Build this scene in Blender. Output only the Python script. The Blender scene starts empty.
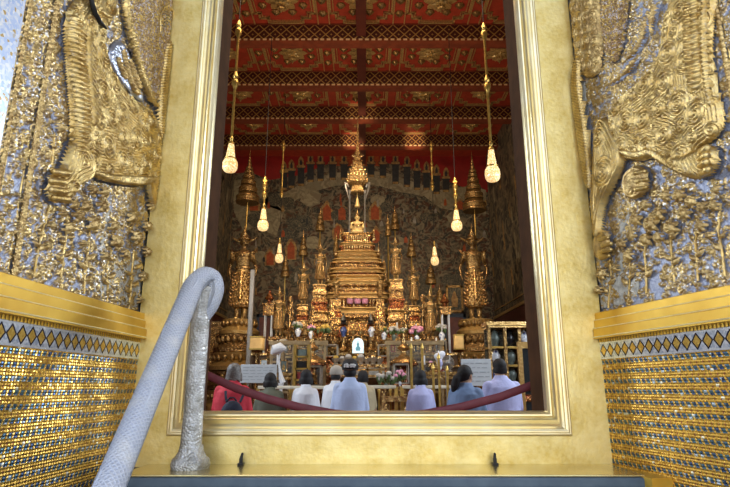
import bpy, math, random
import numpy as np
from mathutils import Vector, Matrix
R = random.Random(7)
rng = np.random.default_rng(5)
SC = bpy.context.scene
COL = SC.collection
PI = math.pi
# ------------------------------------------------------------------ camera geometry
F = 560.0; PITCH = math.radians(14.4); ZC = 0.62
CT, ST = math.cos(PITCH), math.sin(PITCH)
def ray(px, py):
    r = (px-365)/F; u = (243.5-py)/F
    return r, CT-u*ST, ST+u*CT
def at(px, py, Y):
    r, d, z = ray(px, py); k = Y/d
    return Vector((r*k, Y, ZC+z*k))
def mp(Y, py): return Y/(F*ray(365, py)[1])
def zz(py, Y): return at(365, py, Y).z
# ------------------------------------------------------------------ node helpers
class N:
    def __init__(s, name):
        s.m = bpy.data.materials.new(name); s.m.use_nodes = True
        s.t = s.m.node_tree; s.n = s.t.nodes; s.l = s.t.links
        s.b = s.n['Principled BSDF']; s.tc = s.n.new('ShaderNodeTexCoord')
    def set(s, inp, v):
        if isinstance(v, bpy.types.NodeSocket): s.l.new(v, inp)
        elif isinstance(v, (tuple, list)) and len(v) == 3 and inp.type == 'RGBA': inp.default_value = (*v, 1)
        else: inp.default_value = v
    def math(s, op, a, b=0.0, c=None):
        x = s.n.new('ShaderNodeMath'); x.operation = op
        s.set(x.inputs[0], a); s.set(x.inputs[1], b)
        if c is not None: s.set(x.inputs[2], c)
        return x.outputs[0]
    def mix(s, f, a, b):
        x = s.n.new('ShaderNodeMix'); x.data_type = 'RGBA'
        s.set(x.inputs[0], f); s.set(x.inputs[6], a); s.set(x.inputs[7], b)
        return x.outputs[2]
    def noise(s, scale, detail=3, vec=None, rough=.5):
        x = s.n.new('ShaderNodeTexNoise'); x.inputs['Scale'].default_value = scale
        x.inputs['Detail'].default_value = detail; x.inputs['Roughness'].default_value = rough
        s.l.new(vec or s.tc.outputs['Object'], x.inputs['Vector']); return x.outputs[0]
    def voro(s, scale, out='Distance', vec=None, feat='F1'):
        x = s.n.new('ShaderNodeTexVoronoi'); x.feature = feat; x.inputs['Scale'].default_value = scale
        s.l.new(vec or s.tc.outputs['Object'], x.inputs['Vector']); return x.outputs[out]
    def wnoise(s, vec):
        x = s.n.new('ShaderNodeTexWhiteNoise'); x.noise_dimensions = '3D'; s.l.new(vec, x.inputs['Vector'])
        return x.outputs['Value']
    def xyz(s, vec):
        x = s.n.new('ShaderNodeSeparateXYZ'); s.l.new(vec, x.inputs[0]); return x.outputs
    def comb(s, a, b, c=0.0):
        x = s.n.new('ShaderNodeCombineXYZ'); s.set(x.inputs[0], a); s.set(x.inputs[1], b); s.set(x.inputs[2], c); return x.outputs[0]
    def step(s, v, lo, hi):
        x = s.n.new('ShaderNodeMapRange'); s.set(x.inputs[0], v); x.inputs[1].default_value = lo; x.inputs[2].default_value = hi
        return x.outputs[0]
    def bump(s, h, strength=.5, dist=.01):
        x = s.n.new('ShaderNodeBump'); x.inputs['Strength'].default_value = strength; x.inputs['Distance'].default_value = dist
        s.l.new(h, x.inputs['Height']); s.l.new(x.outputs[0], s.b.inputs['Normal'])
    def fin(s, col, rough=.5, metal=0.0, **kw):
        s.set(s.b.inputs['Base Color'], col); s.set(s.b.inputs['Roughness'], rough); s.set(s.b.inputs['Metallic'], metal)
        for k, v in kw.items(): s.set(s.b.inputs[k.replace('_', ' ')], v)
        return s.m
def plain(name, c, rough=.6, metal=0.0, var=.25, vs=20, bs=60, bst=.25, bd=.004, c2=None, **kw):
    n = N(name)
    f = n.step(n.noise(vs, 4), .35, .65)
    c2 = c2 or tuple(x*(1-var) for x in c)
    if bst: n.bump(n.noise(bs, 3), bst, bd)
    return n.fin(n.mix(f, c, c2), rough, metal, **kw)
M = {}
# ------------------------------------------------------------------ mesh helpers
REDENT = [(1, .55), (.9, .55), (.9, .75), (.75, .75), (.75, .9), (.55, .9), (.55, 1)]
def plan_sq():
    q = REDENT; out = []
    for k in range(4):
        c, s_ = math.cos(k*PI/2), math.sin(k*PI/2)
        out += [(x*c-y*s_, x*s_+y*c) for x, y in q]
    return out
def plan_q(q):
    return [(x*math.cos(k*PI/2)-y*math.sin(k*PI/2), x*math.sin(k*PI/2)+y*math.cos(k*PI/2)) for k in range(4) for x, y in q]
PLAN = {'thr': plan_q([(1, .72), (.94, .72), (.94, .86), (.86, .86), (.86, .94), (.72, .94), (.72, 1)]), 'sq': plan_sq(), 'box': [(1, -1), (1, 1), (-1, 1), (-1, -1)]}
class MB:
    def __init__(s): s.v = []; s.f = []; s.uv = {}
    def add(s, vs, fs):
        b = len(s.v); s.v += [tuple(v) for v in vs]; s.f += [tuple(b+i for i in f) for f in fs]; return s
    def box(s, c, d, rz=0, rx=0, taper=1.0):
        vs = []
        m = Matrix.Rotation(rz, 3, 'Z') @ Matrix.Rotation(rx, 3, 'X')
        for z in (-.5, .5):
            t = taper if z > 0 else 1
            for x, y in ((-.5, -.5), (.5, -.5), (.5, .5), (-.5, .5)):
                vs.append(Vector(c)+m @ Vector((x*d[0]*t, y*d[1]*t, z*d[2])))
        return s.add(vs, [(3, 2, 1, 0), (4, 5, 6, 7), (0, 1, 5, 4), (1, 2, 6, 5), (2, 3, 7, 6), (3, 0, 4, 7)])
    def loft(s, rings, cap=True):
        n = len(rings[0]); vs = [p for r in rings for p in r]; fs = []
        for i in range(len(rings)-1):
            for j in range(n):
                a = i*n+j; b = i*n+(j+1) % n
                fs.append((a, b, b+n, a+n))
        if cap: fs += [tuple(range(n-1, -1, -1)), tuple(range((len(rings)-1)*n, len(rings)*n))]
        return s.add(vs, fs)
    def lathe(s, prof, c=(0, 0, 0), seg=16, plan=None, sy=1.0, mod=None):
        rings = []
        for r, z in prof:
            r = max(r, 1e-4)
            if plan: ring = [(c[0]+r*x, c[1]+r*y*sy, c[2]+z) for x, y in PLAN[plan]]
            else:
                ring = []
                for k in range(seg):
                    a = 2*PI*k/seg; q = r*(mod(a) if mod else 1)
                    ring.append((c[0]+q*math.cos(a), c[1]+q*sy*math.sin(a), c[2]+z))
            rings.append(ring)
        return s.loft(rings)
    def tube(s, path, r, seg=8, closed=False):
        P = [Vector(p) for p in path]; n = len(P)
        rr = r if isinstance(r, (list, tuple)) else [r]*n
        rings = []; up = Vector((0, 0, 1)); prev = None
        for i in range(n):
            d = (P[min(i+1, n-1)]-P[max(i-1, 0)]).normalized()
            if prev is None:
                a = d.cross(up) if abs(d.z) < .95 else d.cross(Vector((1, 0, 0)))
            else: a = prev-d*prev.dot(d)
            a.normalize(); prev = a; b = d.cross(a)
            rings.append([P[i]+(a*math.cos(2*PI*k/seg)+b*math.sin(2*PI*k/seg))*rr[i] for k in range(seg)])
        return s.loft(rings)
    def ell(s, c, r, seg=14, rings=9, rot=None):
        vs = []; c = Vector(c)
        if not hasattr(r, '__len__'): r = (r, r, r)
        rg = []
        for i in range(rings+1):
            t = -PI/2+PI*i/rings; q = max(math.cos(t), 1e-3)
            ring = []
            for k in range(seg):
                a = 2*PI*k/seg
                p = Vector((r[0]*q*math.cos(a), r[1]*q*math.sin(a), r[2]*math.sin(t)))
                ring.append(c+(rot @ p if rot else p))
            rg.append(ring)
        return s.loft(rg)
    def cap(s, p0, p1, r0, r1=None, seg=12):
        r1 = r0 if r1 is None else r1
        p0, p1 = Vector(p0), Vector(p1); d = (p1-p0).normalized(); path, rr = [], []
        for t in (-1, -.7, -.35, 0): path.append(p0+d*r0*t); rr.append(max(r0*math.sqrt(1-t*t), 1e-3))
        for t in (0, .35, .7, 1): path.append(p1+d*r1*t); rr.append(max(r1*math.sqrt(1-t*t), 1e-3))
        return s.tube(path, rr, seg)
    def prism(s, poly, y0, y1):                     # polygon in XZ, extruded along Y
        n = len(poly); vs = [(x, y0, z) for x, z in poly]+[(x, y1, z) for x, z in poly]
        fs = [tuple(range(n)), tuple(range(2*n-1, n-1, -1))]+[(i, (i+1) % n, n+(i+1) % n, n+i) for i in range(n)]
        return s.add(vs, fs)
    def build(s, name, mat, parent=None, smooth=40, bevel=0, loc=None, uvs=None, remesh=0, dec=0):
        me = bpy.data.meshes.new(name); me.from_pydata(s.v, [], s.f); me.validate()
        import bmesh
        bm = bmesh.new(); bm.from_mesh(me); bmesh.ops.recalc_face_normals(bm, faces=bm.faces)
        bm.to_mesh(me); bm.free()
        if uvs is None: boxuv(me)
        else:
            ul = me.uv_layers.new(name='UVMap'); li = np.empty(len(me.loops), np.int32); me.loops.foreach_get('vertex_index', li)
            ul.data.foreach_set('uv', np.asarray(uvs, np.float32)[li].ravel())
        o = bpy.data.objects.new(name, me); COL.objects.link(o)
        if remesh:
            m = o.modifiers.new('r', 'REMESH'); m.mode = 'VOXEL'; m.voxel_size = remesh
            m2 = o.modifiers.new('s', 'SMOOTH'); m2.factor = .5; m2.iterations = 3
            if dec: m3 = o.modifiers.new('d', 'DECIMATE'); m3.ratio = dec
            dg = bpy.context.evaluated_depsgraph_get(); dg.update()
            new = bpy.data.meshes.new_from_object(o.evaluated_get(dg)); o.modifiers.clear(); o.data = new; me = new; smooth = 180
        me.materials.clear(); me.materials.append(mat)
        if smooth:
            me.shade_smooth()
            if smooth < 180: me.set_sharp_from_angle(angle=math.radians(smooth))
        if bevel:
            b = o.modifiers.new('Bevel', 'BEVEL'); b.width = bevel; b.segments = 2; b.limit_method = 'ANGLE'
        if parent: o.parent = parent
        if loc is not None: o.location = loc
        return o
def boxuv(me):
    n = len(me.loops)
    if not n: return
    ul = me.uv_layers.new(name='UVMap')
    co = np.empty(len(me.vertices)*3, np.float32); me.vertices.foreach_get('co', co); co = co.reshape(-1, 3)
    li = np.empty(n, np.int32); me.loops.foreach_get('vertex_index', li)
    nr = np.empty(len(me.polygons)*3, np.float32); me.polygons.foreach_get('normal', nr); nr = np.abs(nr.reshape(-1, 3))
    lt = np.empty(len(me.polygons), np.int32); me.polygons.foreach_get('loop_total', lt)
    ax = np.repeat(np.argmax(nr, 1), lt); p = co[li]
    u = np.where(ax == 0, p[:, 1], p[:, 0]); v = np.where(ax == 2, p[:, 1], p[:, 2])
    ul.data.foreach_set('uv', np.stack([u, v], 1).astype(np.float32).ravel())
def tag(o, label, cat, group=None, kind=None):
    if label: o['label'] = label
    if cat: o['category'] = cat
    if group: o['group'] = group
    if kind: o['kind'] = kind
    return o
def T(name, label, cat, loc=(0, 0, 0), rz=0, group=None):
    o = bpy.data.objects.new(name, None); COL.objects.link(o); o.location = loc; o.rotation_euler = (0, 0, rz)
    o.empty_display_size = .1
    return tag(o, label, cat, group)
def S(o): o['kind'] = 'structure'; return o
def struct_empty(name):
    o = bpy.data.objects.new(name, None); COL.objects.link(o); return S(o)
def copy_tree(o, parent=None):
    c = o.copy(); COL.objects.link(c)
    if parent: c.parent = parent
    for ch in o.children: copy_tree(ch, c)
    return c
def dup(o, loc, label, rz=None, scale=None, group=None):
    c = copy_tree(o); c.location = loc; c['label'] = label
    if rz is not None: c.rotation_euler[2] = rz
    if scale: c.scale = (scale,)*3 if not hasattr(scale, '__len__') else scale
    if group: c['group'] = group
    return c
# ------------------------------------------------------------------ materials
def mk():
    n = N('gold leaf board')
    f = n.step(n.noise(9, 6, None, .65), .38, .64); g = n.step(n.noise(60, 3), .3, .75)
    c = n.mix(f, (.90, .73, .30), (.70, .50, .12)); c = n.mix(n.math('MULTIPLY', g, .5), c, (.90, .77, .40))
    n.bump(n.math('ADD', n.noise(5, 4), n.math('MULTIPLY', n.noise(70, 3), .25)), .35, .012)
    M['board'] = n.fin(c, n.step(n.noise(12, 3), -1.2, 2.6), .78)
    n = N('burnished gold moulding')
    f = n.step(n.noise(10, 4), .3, .7)
    n.bump(n.noise(25, 3), .2, .006)
    M['mould'] = n.fin(n.mix(f, (.94, .84, .56), (.88, .74, .40)), .3, .85)
    n = N('gold cornice')
    f = n.step(n.noise(9, 4), .3, .7)
    n.bump(n.noise(18, 3), .2, .006)
    M['cornice'] = n.fin(n.mix(f, (.84, .54, .085), (.70, .40, .05)), .42, .65)
    M['edgehighlight'] = plain('pale gold edge highlight', (.98, .86, .52), .3, .6, .15)  # paler gold that paints the highlights on the cornice edges
    M['ledge'] = plain('brass ledge plate', (.70, .58, .28), .22, .85, .2, 8, 30, .12, .004)
    n = N('gilded relief')
    f = n.step(n.noise(16, 4), .35, .65); g = n.step(n.noise(90, 3), .5, .72)
    c = n.mix(f, (.80, .60, .25), (.46, .30, .09)); c = n.mix(n.math('MULTIPLY', g, .6), c, (.34, .28, .22))
    n.bump(n.noise(220, 3), .6, .003)
    M['relief'] = n.fin(c, .28, .88)
    n = N('gilded flower relief')
    f = n.step(n.noise(30, 4), .4, .6)
    c = n.mix(f, (.72, .53, .23), (.43, .29, .12))
    n.bump(n.noise(200, 3), .7, .004)
    M['flower'] = n.fin(c, .34, .82)
    n = N('pink gold beadwork')
    v = n.voro(170)
    c = n.mix(n.step(v, .1, .5), (.72, .50, .20), (.46, .31, .17))
    q = n.xyz(n.voro(120, 'Color')); c = n.mix(n.math('GREATER_THAN', q[0], .72), c, (.70, .62, .60)); c = n.mix(n.math('GREATER_THAN', q[1], .70), c, (.80, .58, .20))
    n.bump(n.math('SUBTRACT', q[2], v), 1, .006)
    M['beadwork'] = n.fin(c, .3, .8)
    # blue grey mirror mosaic with gold specks
    n = N('mirror mosaic ground')
    x = n.xyz(n.tc.outputs['UV'])
    diag = n.math('PINGPONG', n.math('MULTIPLY', n.math('ADD', n.math('MULTIPLY', x[0], 1.0), n.math('MULTIPLY', x[1], .7)), 95), .5)
    sp = n.voro(140, 'Color', n.tc.outputs['UV']); sx = n.xyz(sp)
    c = n.mix(sx[0], (.27, .30, .42), (.50, .53, .62))
    gold = n.math('MULTIPLY', n.step(n.noise(26, 4, n.tc.outputs['UV']), .46, .60), n.step(sx[1], .35, .45))
    c = n.mix(gold, c, (.52, .37, .13))
    n.bump(n.math('ADD', n.math('MULTIPLY', diag, .6), n.math('MULTIPLY', sx[2], 1.2)), .8, .003)
    M['mosaic'] = n.fin(c, .32, .8)
    n = N('gilt scrollwork on mirror mosaic')
    x = n.xyz(n.tc.outputs['UV']); sp = n.xyz(n.voro(150, 'Color', n.tc.outputs['UV']))
    diag = n.math('PINGPONG', n.math('MULTIPLY', n.math('ADD', x[0], n.math('MULTIPLY', x[1], .7)), 95), .5)
    at_ = n.n.new('ShaderNodeAttribute'); at_.attribute_name = 'gilt'; g = at_.outputs['Fac']
    blue = n.mix(sp[0], (.24, .27, .40), (.46, .49, .60)); gd = n.mix(n.step(n.noise(40, 3), .35, .65), (.66, .47, .18), (.40, .29, .15)); gd = n.mix(n.math('GREATER_THAN', sp[1], .86), gd, (.66, .64, .62))
    n.bump(n.math('ADD', n.math('MULTIPLY', diag, .5), n.math('MULTIPLY', sp[2], 1.1)), .7, .003)
    M['ornground'] = n.fin(n.mix(g, blue, gd), n.math('SUBTRACT', .48, n.math('MULTIPLY', g, .16)), n.math('ADD', .45, n.math('MULTIPLY', g, .38)))
    n = N('pale blue mirror mosaic')
    sp = n.voro(110, 'Color', n.tc.outputs['UV']); sx = n.xyz(sp)
    c = n.mix(sx[0], (.50, .64, .95), (.93, .95, 1.)); c = n.mix(n.step(sx[1], .9, .92), c, (.6, .42, .15))
    n.bump(sx[2], .9, .004)
    M['skymosaic'] = n.fin(c, .3, .25)
    M['plaster'] = plain('bare white plaster', (.74, .71, .62), .8, 0, .45, 45, 90, .8, .004, c2=(.45, .42, .36))
    M['black'] = plain('black iron', (.015, .014, .016), .45, .3)
    # glass tile dado
    n = N('gold and blue glass tile')
    x = n.xyz(n.tc.outputs['UV']); P = .0355
    vr = n.math('DIVIDE', x[1], P); fv = n.math('FRACT', vr); iv = n.math('FLOOR', vr)
    wob = n.math('MULTIPLY', n.noise(9, 2, n.tc.outputs['UV']), .25)
    fv = n.math('FRACT', n.math('ADD', vr, wob))
    row = n.math('LESS_THAN', fv, .40)
    uu = n.math('DIVIDE', x[0], .024); fu = n.math('FRACT', n.math('ADD', uu, n.math('MULTIPLY', fv, .8)))
    dash = n.math('LESS_THAN', fu, .68)
    cell = n.comb(n.math('FLOOR', n.math('DIVIDE', x[0], .012)), n.math('FLOOR', n.math('MULTIPLY', vr, 4)), 0.)
    w = n.wnoise(cell); w2 = n.wnoise(n.comb(n.math('FLOOR', uu), iv, 3.3))
    blue = n.mix(w2, (.03, .055, .16), (.07, .15, .19)); blue = n.mix(n.math('GREATER_THAN', w, .93), blue, (.40, .48, .58))
    gold = n.mix(w, (.80, .50, .10), (.42, .23, .03)); gold = n.mix(n.math('GREATER_THAN', w, .97), gold, (.85, .80, .62))
    dia = n.math('ADD', n.math('ABSOLUTE', n.math('SUBTRACT', n.math('FRACT', uu), .5)), n.math('MULTIPLY', n.math('ABSOLUTE', n.math('SUBTRACT', fv, .66)), 1.1))
    gold = n.mix(n.math('LESS_THAN', dia, .16), gold, (.30, .11, .06))
    c = n.mix(n.math('MULTIPLY', row, dash), gold, blue)
    hx = n.math('ADD', n.math('PINGPONG', n.math('MULTIPLY', x[0], 84), .5), n.math('PINGPONG', n.math('MULTIPLY', vr, 4), .5))
    n.bump(n.math('ADD', n.math('ADD', hx, w), n.math('MULTIPLY', n.math('SUBTRACT', 1, row), .8)), .85, .003)
    M['tile'] = n.fin(c, n.math('ADD', .2, n.math('MULTIPLY', w, .25)), .72)
    n = N('diamond tile band')
    x = n.xyz(n.tc.outputs['UV'])
    du = n.math('ABSOLUTE', n.math('SUBTRACT', n.math('FRACT', n.math('DIVIDE', x[0], .042)), .5))
    dv = n.math('ABSOLUTE', n.math('DIVIDE', n.math('SUBTRACT', x[1], ZC+.136), .052))
    d = n.math('ADD', du, n.math('MULTIPLY', dv, .98))
    sp = n.xyz(n.voro(130, 'Color', n.tc.outputs['UV']))
    c = n.mix(sp[0], (.40, .46, .56), (.84, .85, .86))
    c = n.mix(n.math('LESS_THAN', d, .52), c, (.035, .03, .04)); c = n.mix(n.math('LESS_THAN', d, .37), c, n.mix(sp[1], (.78, .52, .12), (.55, .32, .05)))
    c = n.mix(n.math('GREATER_THAN', dv, .5), c, (.75, .76, .76))
    n.bump(n.math('ADD', sp[2], n.math('LESS_THAN', d, .35)), .7, .003)
    M['diamond'] = n.fin(c, .25, .6)
    n = N('gold dentil strip')
    x = n.xyz(n.tc.outputs['UV']); k = n.math('FRACT', n.math('DIVIDE', x[0], .0145))
    n.bump(n.math('PINGPONG', k, .5), 1, .006)
    M['dentil'] = n.fin(n.mix(n.math('LESS_THAN', k, .22), (.74, .48, .08), (.12, .07, .03)), .38, .75)
    n = N('blue grey stone step')
    n.bump(n.noise(40, 4), .3, .004)
    M['step'] = n.fin(n.mix(n.step(n.noise(14, 4), .3, .7), (.050, .080, .115), (.085, .125, .16)), .35, 0.0)
    M['terrace'] = plain('pale terrace stone', (.62, .58, .50), .6, 0, .2, 3, 30, .1)
    # handrail wraps
    n = N('white woven sheath')
    x = n.xyz(n.tc.outputs['UV'])
    a = n.math('PINGPONG', n.math('MULTIPLY', n.math('ADD', x[0], x[1]), 1), .5); b = n.math('PINGPONG', n.math('SUBTRACT', x[0], x[1]), .5)
    h = n.math('MAXIMUM', a, b)
    c = n.mix(n.step(h, .2, .5), (.42, .45, .54), (.56, .59, .66)); c = n.mix(n.step(n.noise(14, 4), .5, .75), c, (.62, .62, .63))
    n.bump(h, .8, .006)
    M['sheath'] = n.fin(c, .5, 0.0)
    n = N('silvery bubble wrap')
    v = n.voro(120)
    n.bump(n.math('MULTIPLY', v, -1), .7, .006)
    M['bubble'] = n.fin(n.mix(n.step(n.noise(25, 3), .35, .65), (.70, .70, .69), (.42, .41, .37)), .22, .25)
    M['redrope'] = plain('dull red barrier strap', (.20, .035, .045), .6, 0, .2, 30, 200, .3, .002)
    M['brownwood'] = plain('brown door jamb wood', (.085, .036, .014), .8, 0, .35, 12, 40, .2, Specular_IOR_Level=.1)
    # hall
    n = N('red ceiling paint')
    M['redceil'] = n.fin(n.mix(n.step(n.noise(6, 4), .3, .7), (.44, .055, .022), (.30, .032, .014)), .5, 0.0)
    n = N('gold diaper on dark red')
    x = n.xyz(n.tc.outputs['UV']); p = .30
    a = n.math('PINGPONG', n.math('DIVIDE', n.math('ADD', x[0], x[1]), p), .5); b = n.math('PINGPONG', n.math('DIVIDE', n.math('SUBTRACT', x[0], x[1]), p), .5)
    ln = n.math('LESS_THAN', n.math('MINIMUM', a, b), .07); dt = n.math('GREATER_THAN', n.math('MINIMUM', a, b), .40)
    c = n.mix(n.math('MAXIMUM', ln, dt), (.060, .010, .009), (.46, .26, .07))
    M['diaper'] = n.fin(c, .4, .2)
    M['soffit'] = plain('red brown beam soffit', (.26, .055, .022), .5, 0, .35, 5, 30, .1)
    M['giltline'] = plain('gilt ceiling ornament', (.80, .54, .20), .35, .55, .4, 25, 60, .3)
    n = N('gilt broken edge')
    x = n.xyz(n.tc.outputs['UV']); k = n.math('FRACT', n.math('DIVIDE', x[0], .17))
    M['giltdash'] = n.fin(n.mix(n.math('LESS_THAN', k, .6), (.20, .05, .02), (.85, .62, .32)), .35, .4)
    def mural(name, cols, sc):
        n = N(name)
        w = n.n.new('ShaderNodeVectorMath'); w.operation = 'ADD'
        nz = n.n.new('ShaderNodeTexNoise'); nz.inputs['Scale'].default_value = sc*.8; n.l.new(n.tc.outputs['Object'], nz.inputs['Vector'])
        n.l.new(n.tc.outputs['Object'], w.inputs[0]); n.l.new(nz.outputs['Color'], w.inputs[1])
        c = cols[0]; v = w.outputs[0]
        for i, cc in enumerate(cols[1:]):
            c = n.mix(n.step(n.noise(sc*(1+.7*i), 5, v, .65), .50, .56), c, cc)
        c = n.mix(n.step(n.voro(sc*5, 'Distance', v), .5, .75), c, (.24, .19, .11))
        return n.fin(c, .6, 0.0)
    M['mural'] = mural('dark forest mural', [(.036, .038, .028), (.10, .085, .05), (.020, .024, .022), (.17, .14, .085), (.10, .040, .02)], 1.6)
    M['sidemural'] = mural('dim side wall mural', [(.050, .045, .032), (.13, .105, .062), (.028, .028, .024), (.17, .13, .08)], 1.1)
    M['pmount'] = mural('painted pale hills', [(.34, .29, .17), (.26, .23, .14), (.40, .34, .21)], 1.5)
    M['psky'] = plain('painted red sky', (.42, .022, .018), .6, 0, .35, 2, 30, 0)
    M['pdark'] = plain('painted dark pillar', (.040, .044, .044), .6, 0, .4, 8, 30, 0)
    M['pochre'] = plain('painted ochre gold', (.52, .32, .10), .6, 0, .5, 9, 30, 0, c2=(.22, .11, .04))
    M['porange'] = plain('painted orange shrine', (.50, .10, .025), .6, 0, .4, 9, 30, 0)
    M['ptree'] = mural('painted dark foliage', [(.040, .046, .036), (.10, .095, .06), (.022, .026, .024)], 4)
    M['pwhite'] = plain('painted pale figures', (.42, .38, .30), .6, 0, .5, 8, 30, 0)
    M['wainscot'] = plain('dark red wainscot', (.11, .022, .014), .4, 0, .3, 4, 30, .1)
    M['floor'] = plain('dark hall carpet', (.16, .05, .03), .8, 0, .3, 6, 80, .2)
    M['hallwall'] = plain('dim hall plaster', (.16, .11, .07), .7, 0, .3, 3, 30, .1)
    # altar golds
    def gold(name, c1, c2, c3, vs, bs, rough=.25, metal=.80, bst=1.0, bd=.022):
        n = N(name)
        v = n.voro(vs); e = n.step(v, .25, .6)
        c = n.mix(n.step(n.noise(vs*.35, 4), .35, .65), c1, c2); c = n.mix(n.math('MULTIPLY', e, .75), c, c3)
        n.bump(n.math('SUBTRACT', n.noise(bs, 3), v), bst, bd)
        return n.fin(c, rough, metal)
    M['agold'] = gold('carved altar gold', (.74, .51, .20), (.46, .28, .09), (.16, .065, .03), 16, 30)
    M['agold2'] = gold('bright smooth gold', (.78, .56, .25), (.60, .38, .14), (.34, .18, .06), 14, 24, .24, .78, .7, .014)
    M['band'] = gold('flat gold band', (.72, .50, .20), (.58, .37, .13), (.48, .28, .08), 26, 40, .34, .6, .5, .008)
    M['sgold'] = gold('statue gold', (.72, .50, .20), (.46, .29, .09), (.15, .075, .03), 22, 34, .3, .7, .9, .014)
    M['pgold'] = gold('parasol gold', (.52, .34, .12), (.36, .21, .06), (.17, .09, .03), 20, 30, .35, .6, .8, .012)
    M['redgold'] = gold('red glass inlay gold', (.56, .28, .08), (.34, .11, .04), (.15, .025, .016), 18, 30)
    M['buddha'] = plain('bright golden robe', (1, .70, .28), .35, .25, .25, 20, 60, .4)
    M['silver'] = plain('tarnished silver', (.46, .43, .38), .3, .7, .4, 18, 40, .3)
    n = N('cut crystal lit shade')
    x = n.xyz(n.tc.outputs['Object'])
    v = n.voro(38); g = n.step(x[2], 0, .5)
    c = n.mix(n.step(v, .12, .6), (.9, .8, .55), (.62, .45, .2))
    M['lampglass'] = n.fin(c, .15, 0, Emission_Color=n.mix(n.step(v, .08, .55), (1, .88, .56), (.60, .33, .10)), Emission_Strength=1.0)
    M['lampgold'] = plain('pendant brass', (.62, .40, .10), .3, .7, .3, 20, 40, .1)
    n = N('glowing lantern paper'); M['lantern'] = n.fin(n.mix(n.step(n.noise(6, 3), .3, .7), (.60, .40, .14), (.34, .18, .05)), .6, 0, Emission_Color=(1, .62, .22, 1), Emission_Strength=.16)
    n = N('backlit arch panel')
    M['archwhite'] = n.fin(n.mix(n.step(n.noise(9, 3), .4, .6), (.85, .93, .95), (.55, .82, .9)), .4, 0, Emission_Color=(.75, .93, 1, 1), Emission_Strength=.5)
    M['archblue'] = plain('pale blue emblem', (.20, .52, .68), .5, 0, .2)
    n = N('blue and white porcelain')
    c = n.mix(n.step(n.voro(15), .28, .36), (.10, .14, .36), (.80, .83, .88))
    M['porcelain'] = n.fin(c, .15, 0.0)
    n = N('dark blue porcelain')
    c = n.mix(n.step(n.voro(15), .22, .30), (.45, .5, .62), (.055, .085, .24))
    M['bluepor'] = n.fin(c, .15, 0.0)
    M['darkobj'] = plain('black lacquer', (.012, .012, .014), .3, 0, .2)
    M['daiswood'] = plain('dark gilt brown dais', (.13, .065, .022), .45, .3, .6, 9, 30, .8, .02)
    M['redwood'] = plain('dark red panel', (.24, .065, .028), .4, 0, .4, 4, 20, .1)
    M['greypole'] = plain('grey painted pole', (.26, .24, .21), .4, .2, .2)
    M['white'] = plain('white painted metal', (.74, .75, .76), .4, 0, .08)
    M['cream'] = plain('cream painted rail', (.72, .66, .52), .45, 0, .15)
    M['signwhite'] = plain('pale sign board', (.56, .60, .62), .5, 0, .08, 6, 20, 0)
    M['signtext'] = plain('grey print', (.34, .38, .41), .6, 0, .1)
    n = N('clear case glass'); M['glass'] = n.fin((.9, .95, .95), .04, 0, Transmission_Weight=1.0, IOR=1.05)
    M['pinkfl'] = plain('pink blossoms', (.62, .17, .32), .6, 0, .4, 30, 60, .5, c2=(.75, .45, .55))
    M['whitefl'] = plain('white blossoms', (.62, .58, .52), .6, 0, .4, 30, 60, .5)
    M['yellowfl'] = plain('yellow blossoms', (.70, .45, .08), .6, 0, .4, 30, 60, .5)
    M['leaf'] = plain('flower leaves', (.10, .16, .04), .5, 0, .5, 30, 60, .3)
    M['greenobj'] = plain('grey green glaze', (.15, .19, .17), .3, 0, .3)
    M['redbox'] = plain('red box', (.25, .03, .025), .4, 0, .2)
    M['palewood'] = plain('pale gilded wood', (.42, .30, .15), .4, .25, .35, 12, 30, .2)
    n = N('faint blue pane glass'); M['paneglass'] = n.fin((.80, .88, .90), .06, 0, Transmission_Weight=.92, IOR=1.12)
    M['mirror'] = plain('dark mirror glass', (.10, .13, .15), .08, .8, .2, 3, 10, 0)
    # people
    M['skin'] = plain('skin', (.42, .25, .16), .5, 0, .1, 10, 80, .05)
    M['haircol'] = plain('black hair', (.010, .009, .010), .75, 0, .3, 60, 120, .4, .004)
    M['hairgrey'] = plain('grey hair', (.22, .21, .20), .5, 0, .5, 60, 120, .5, .004)
    def cloth(k, nm, c): M[k] = plain(nm, c, .8, 0, .12, 5, 9, .5, .03)
    cloth('red', 'bright red shirt', (.62, .035, .06)); cloth('green', 'olive green shirt', (.125, .135, .095)); cloth('tee', 'white tee cloth', (.78, .80, .86))
    cloth('blue', 'pale blue shirt', (.50, .60, .86)); cloth('beige', 'beige shirt', (.47, .40, .25)); cloth('denim', 'denim shirt', (.17, .25, .42))
    cloth('lav', 'lavender blue shirt', (.48, .50, .80)); cloth('navy', 'dark navy cloth', (.02, .026, .05)); cloth('trouser', 'dark grey trousers', (.05, .055, .06)); cloth('capbeige', 'pale cap cloth', (.42, .38, .32))
    cloth('greytr', 'grey green trousers', (.16, .18, .19))
mk()
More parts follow.
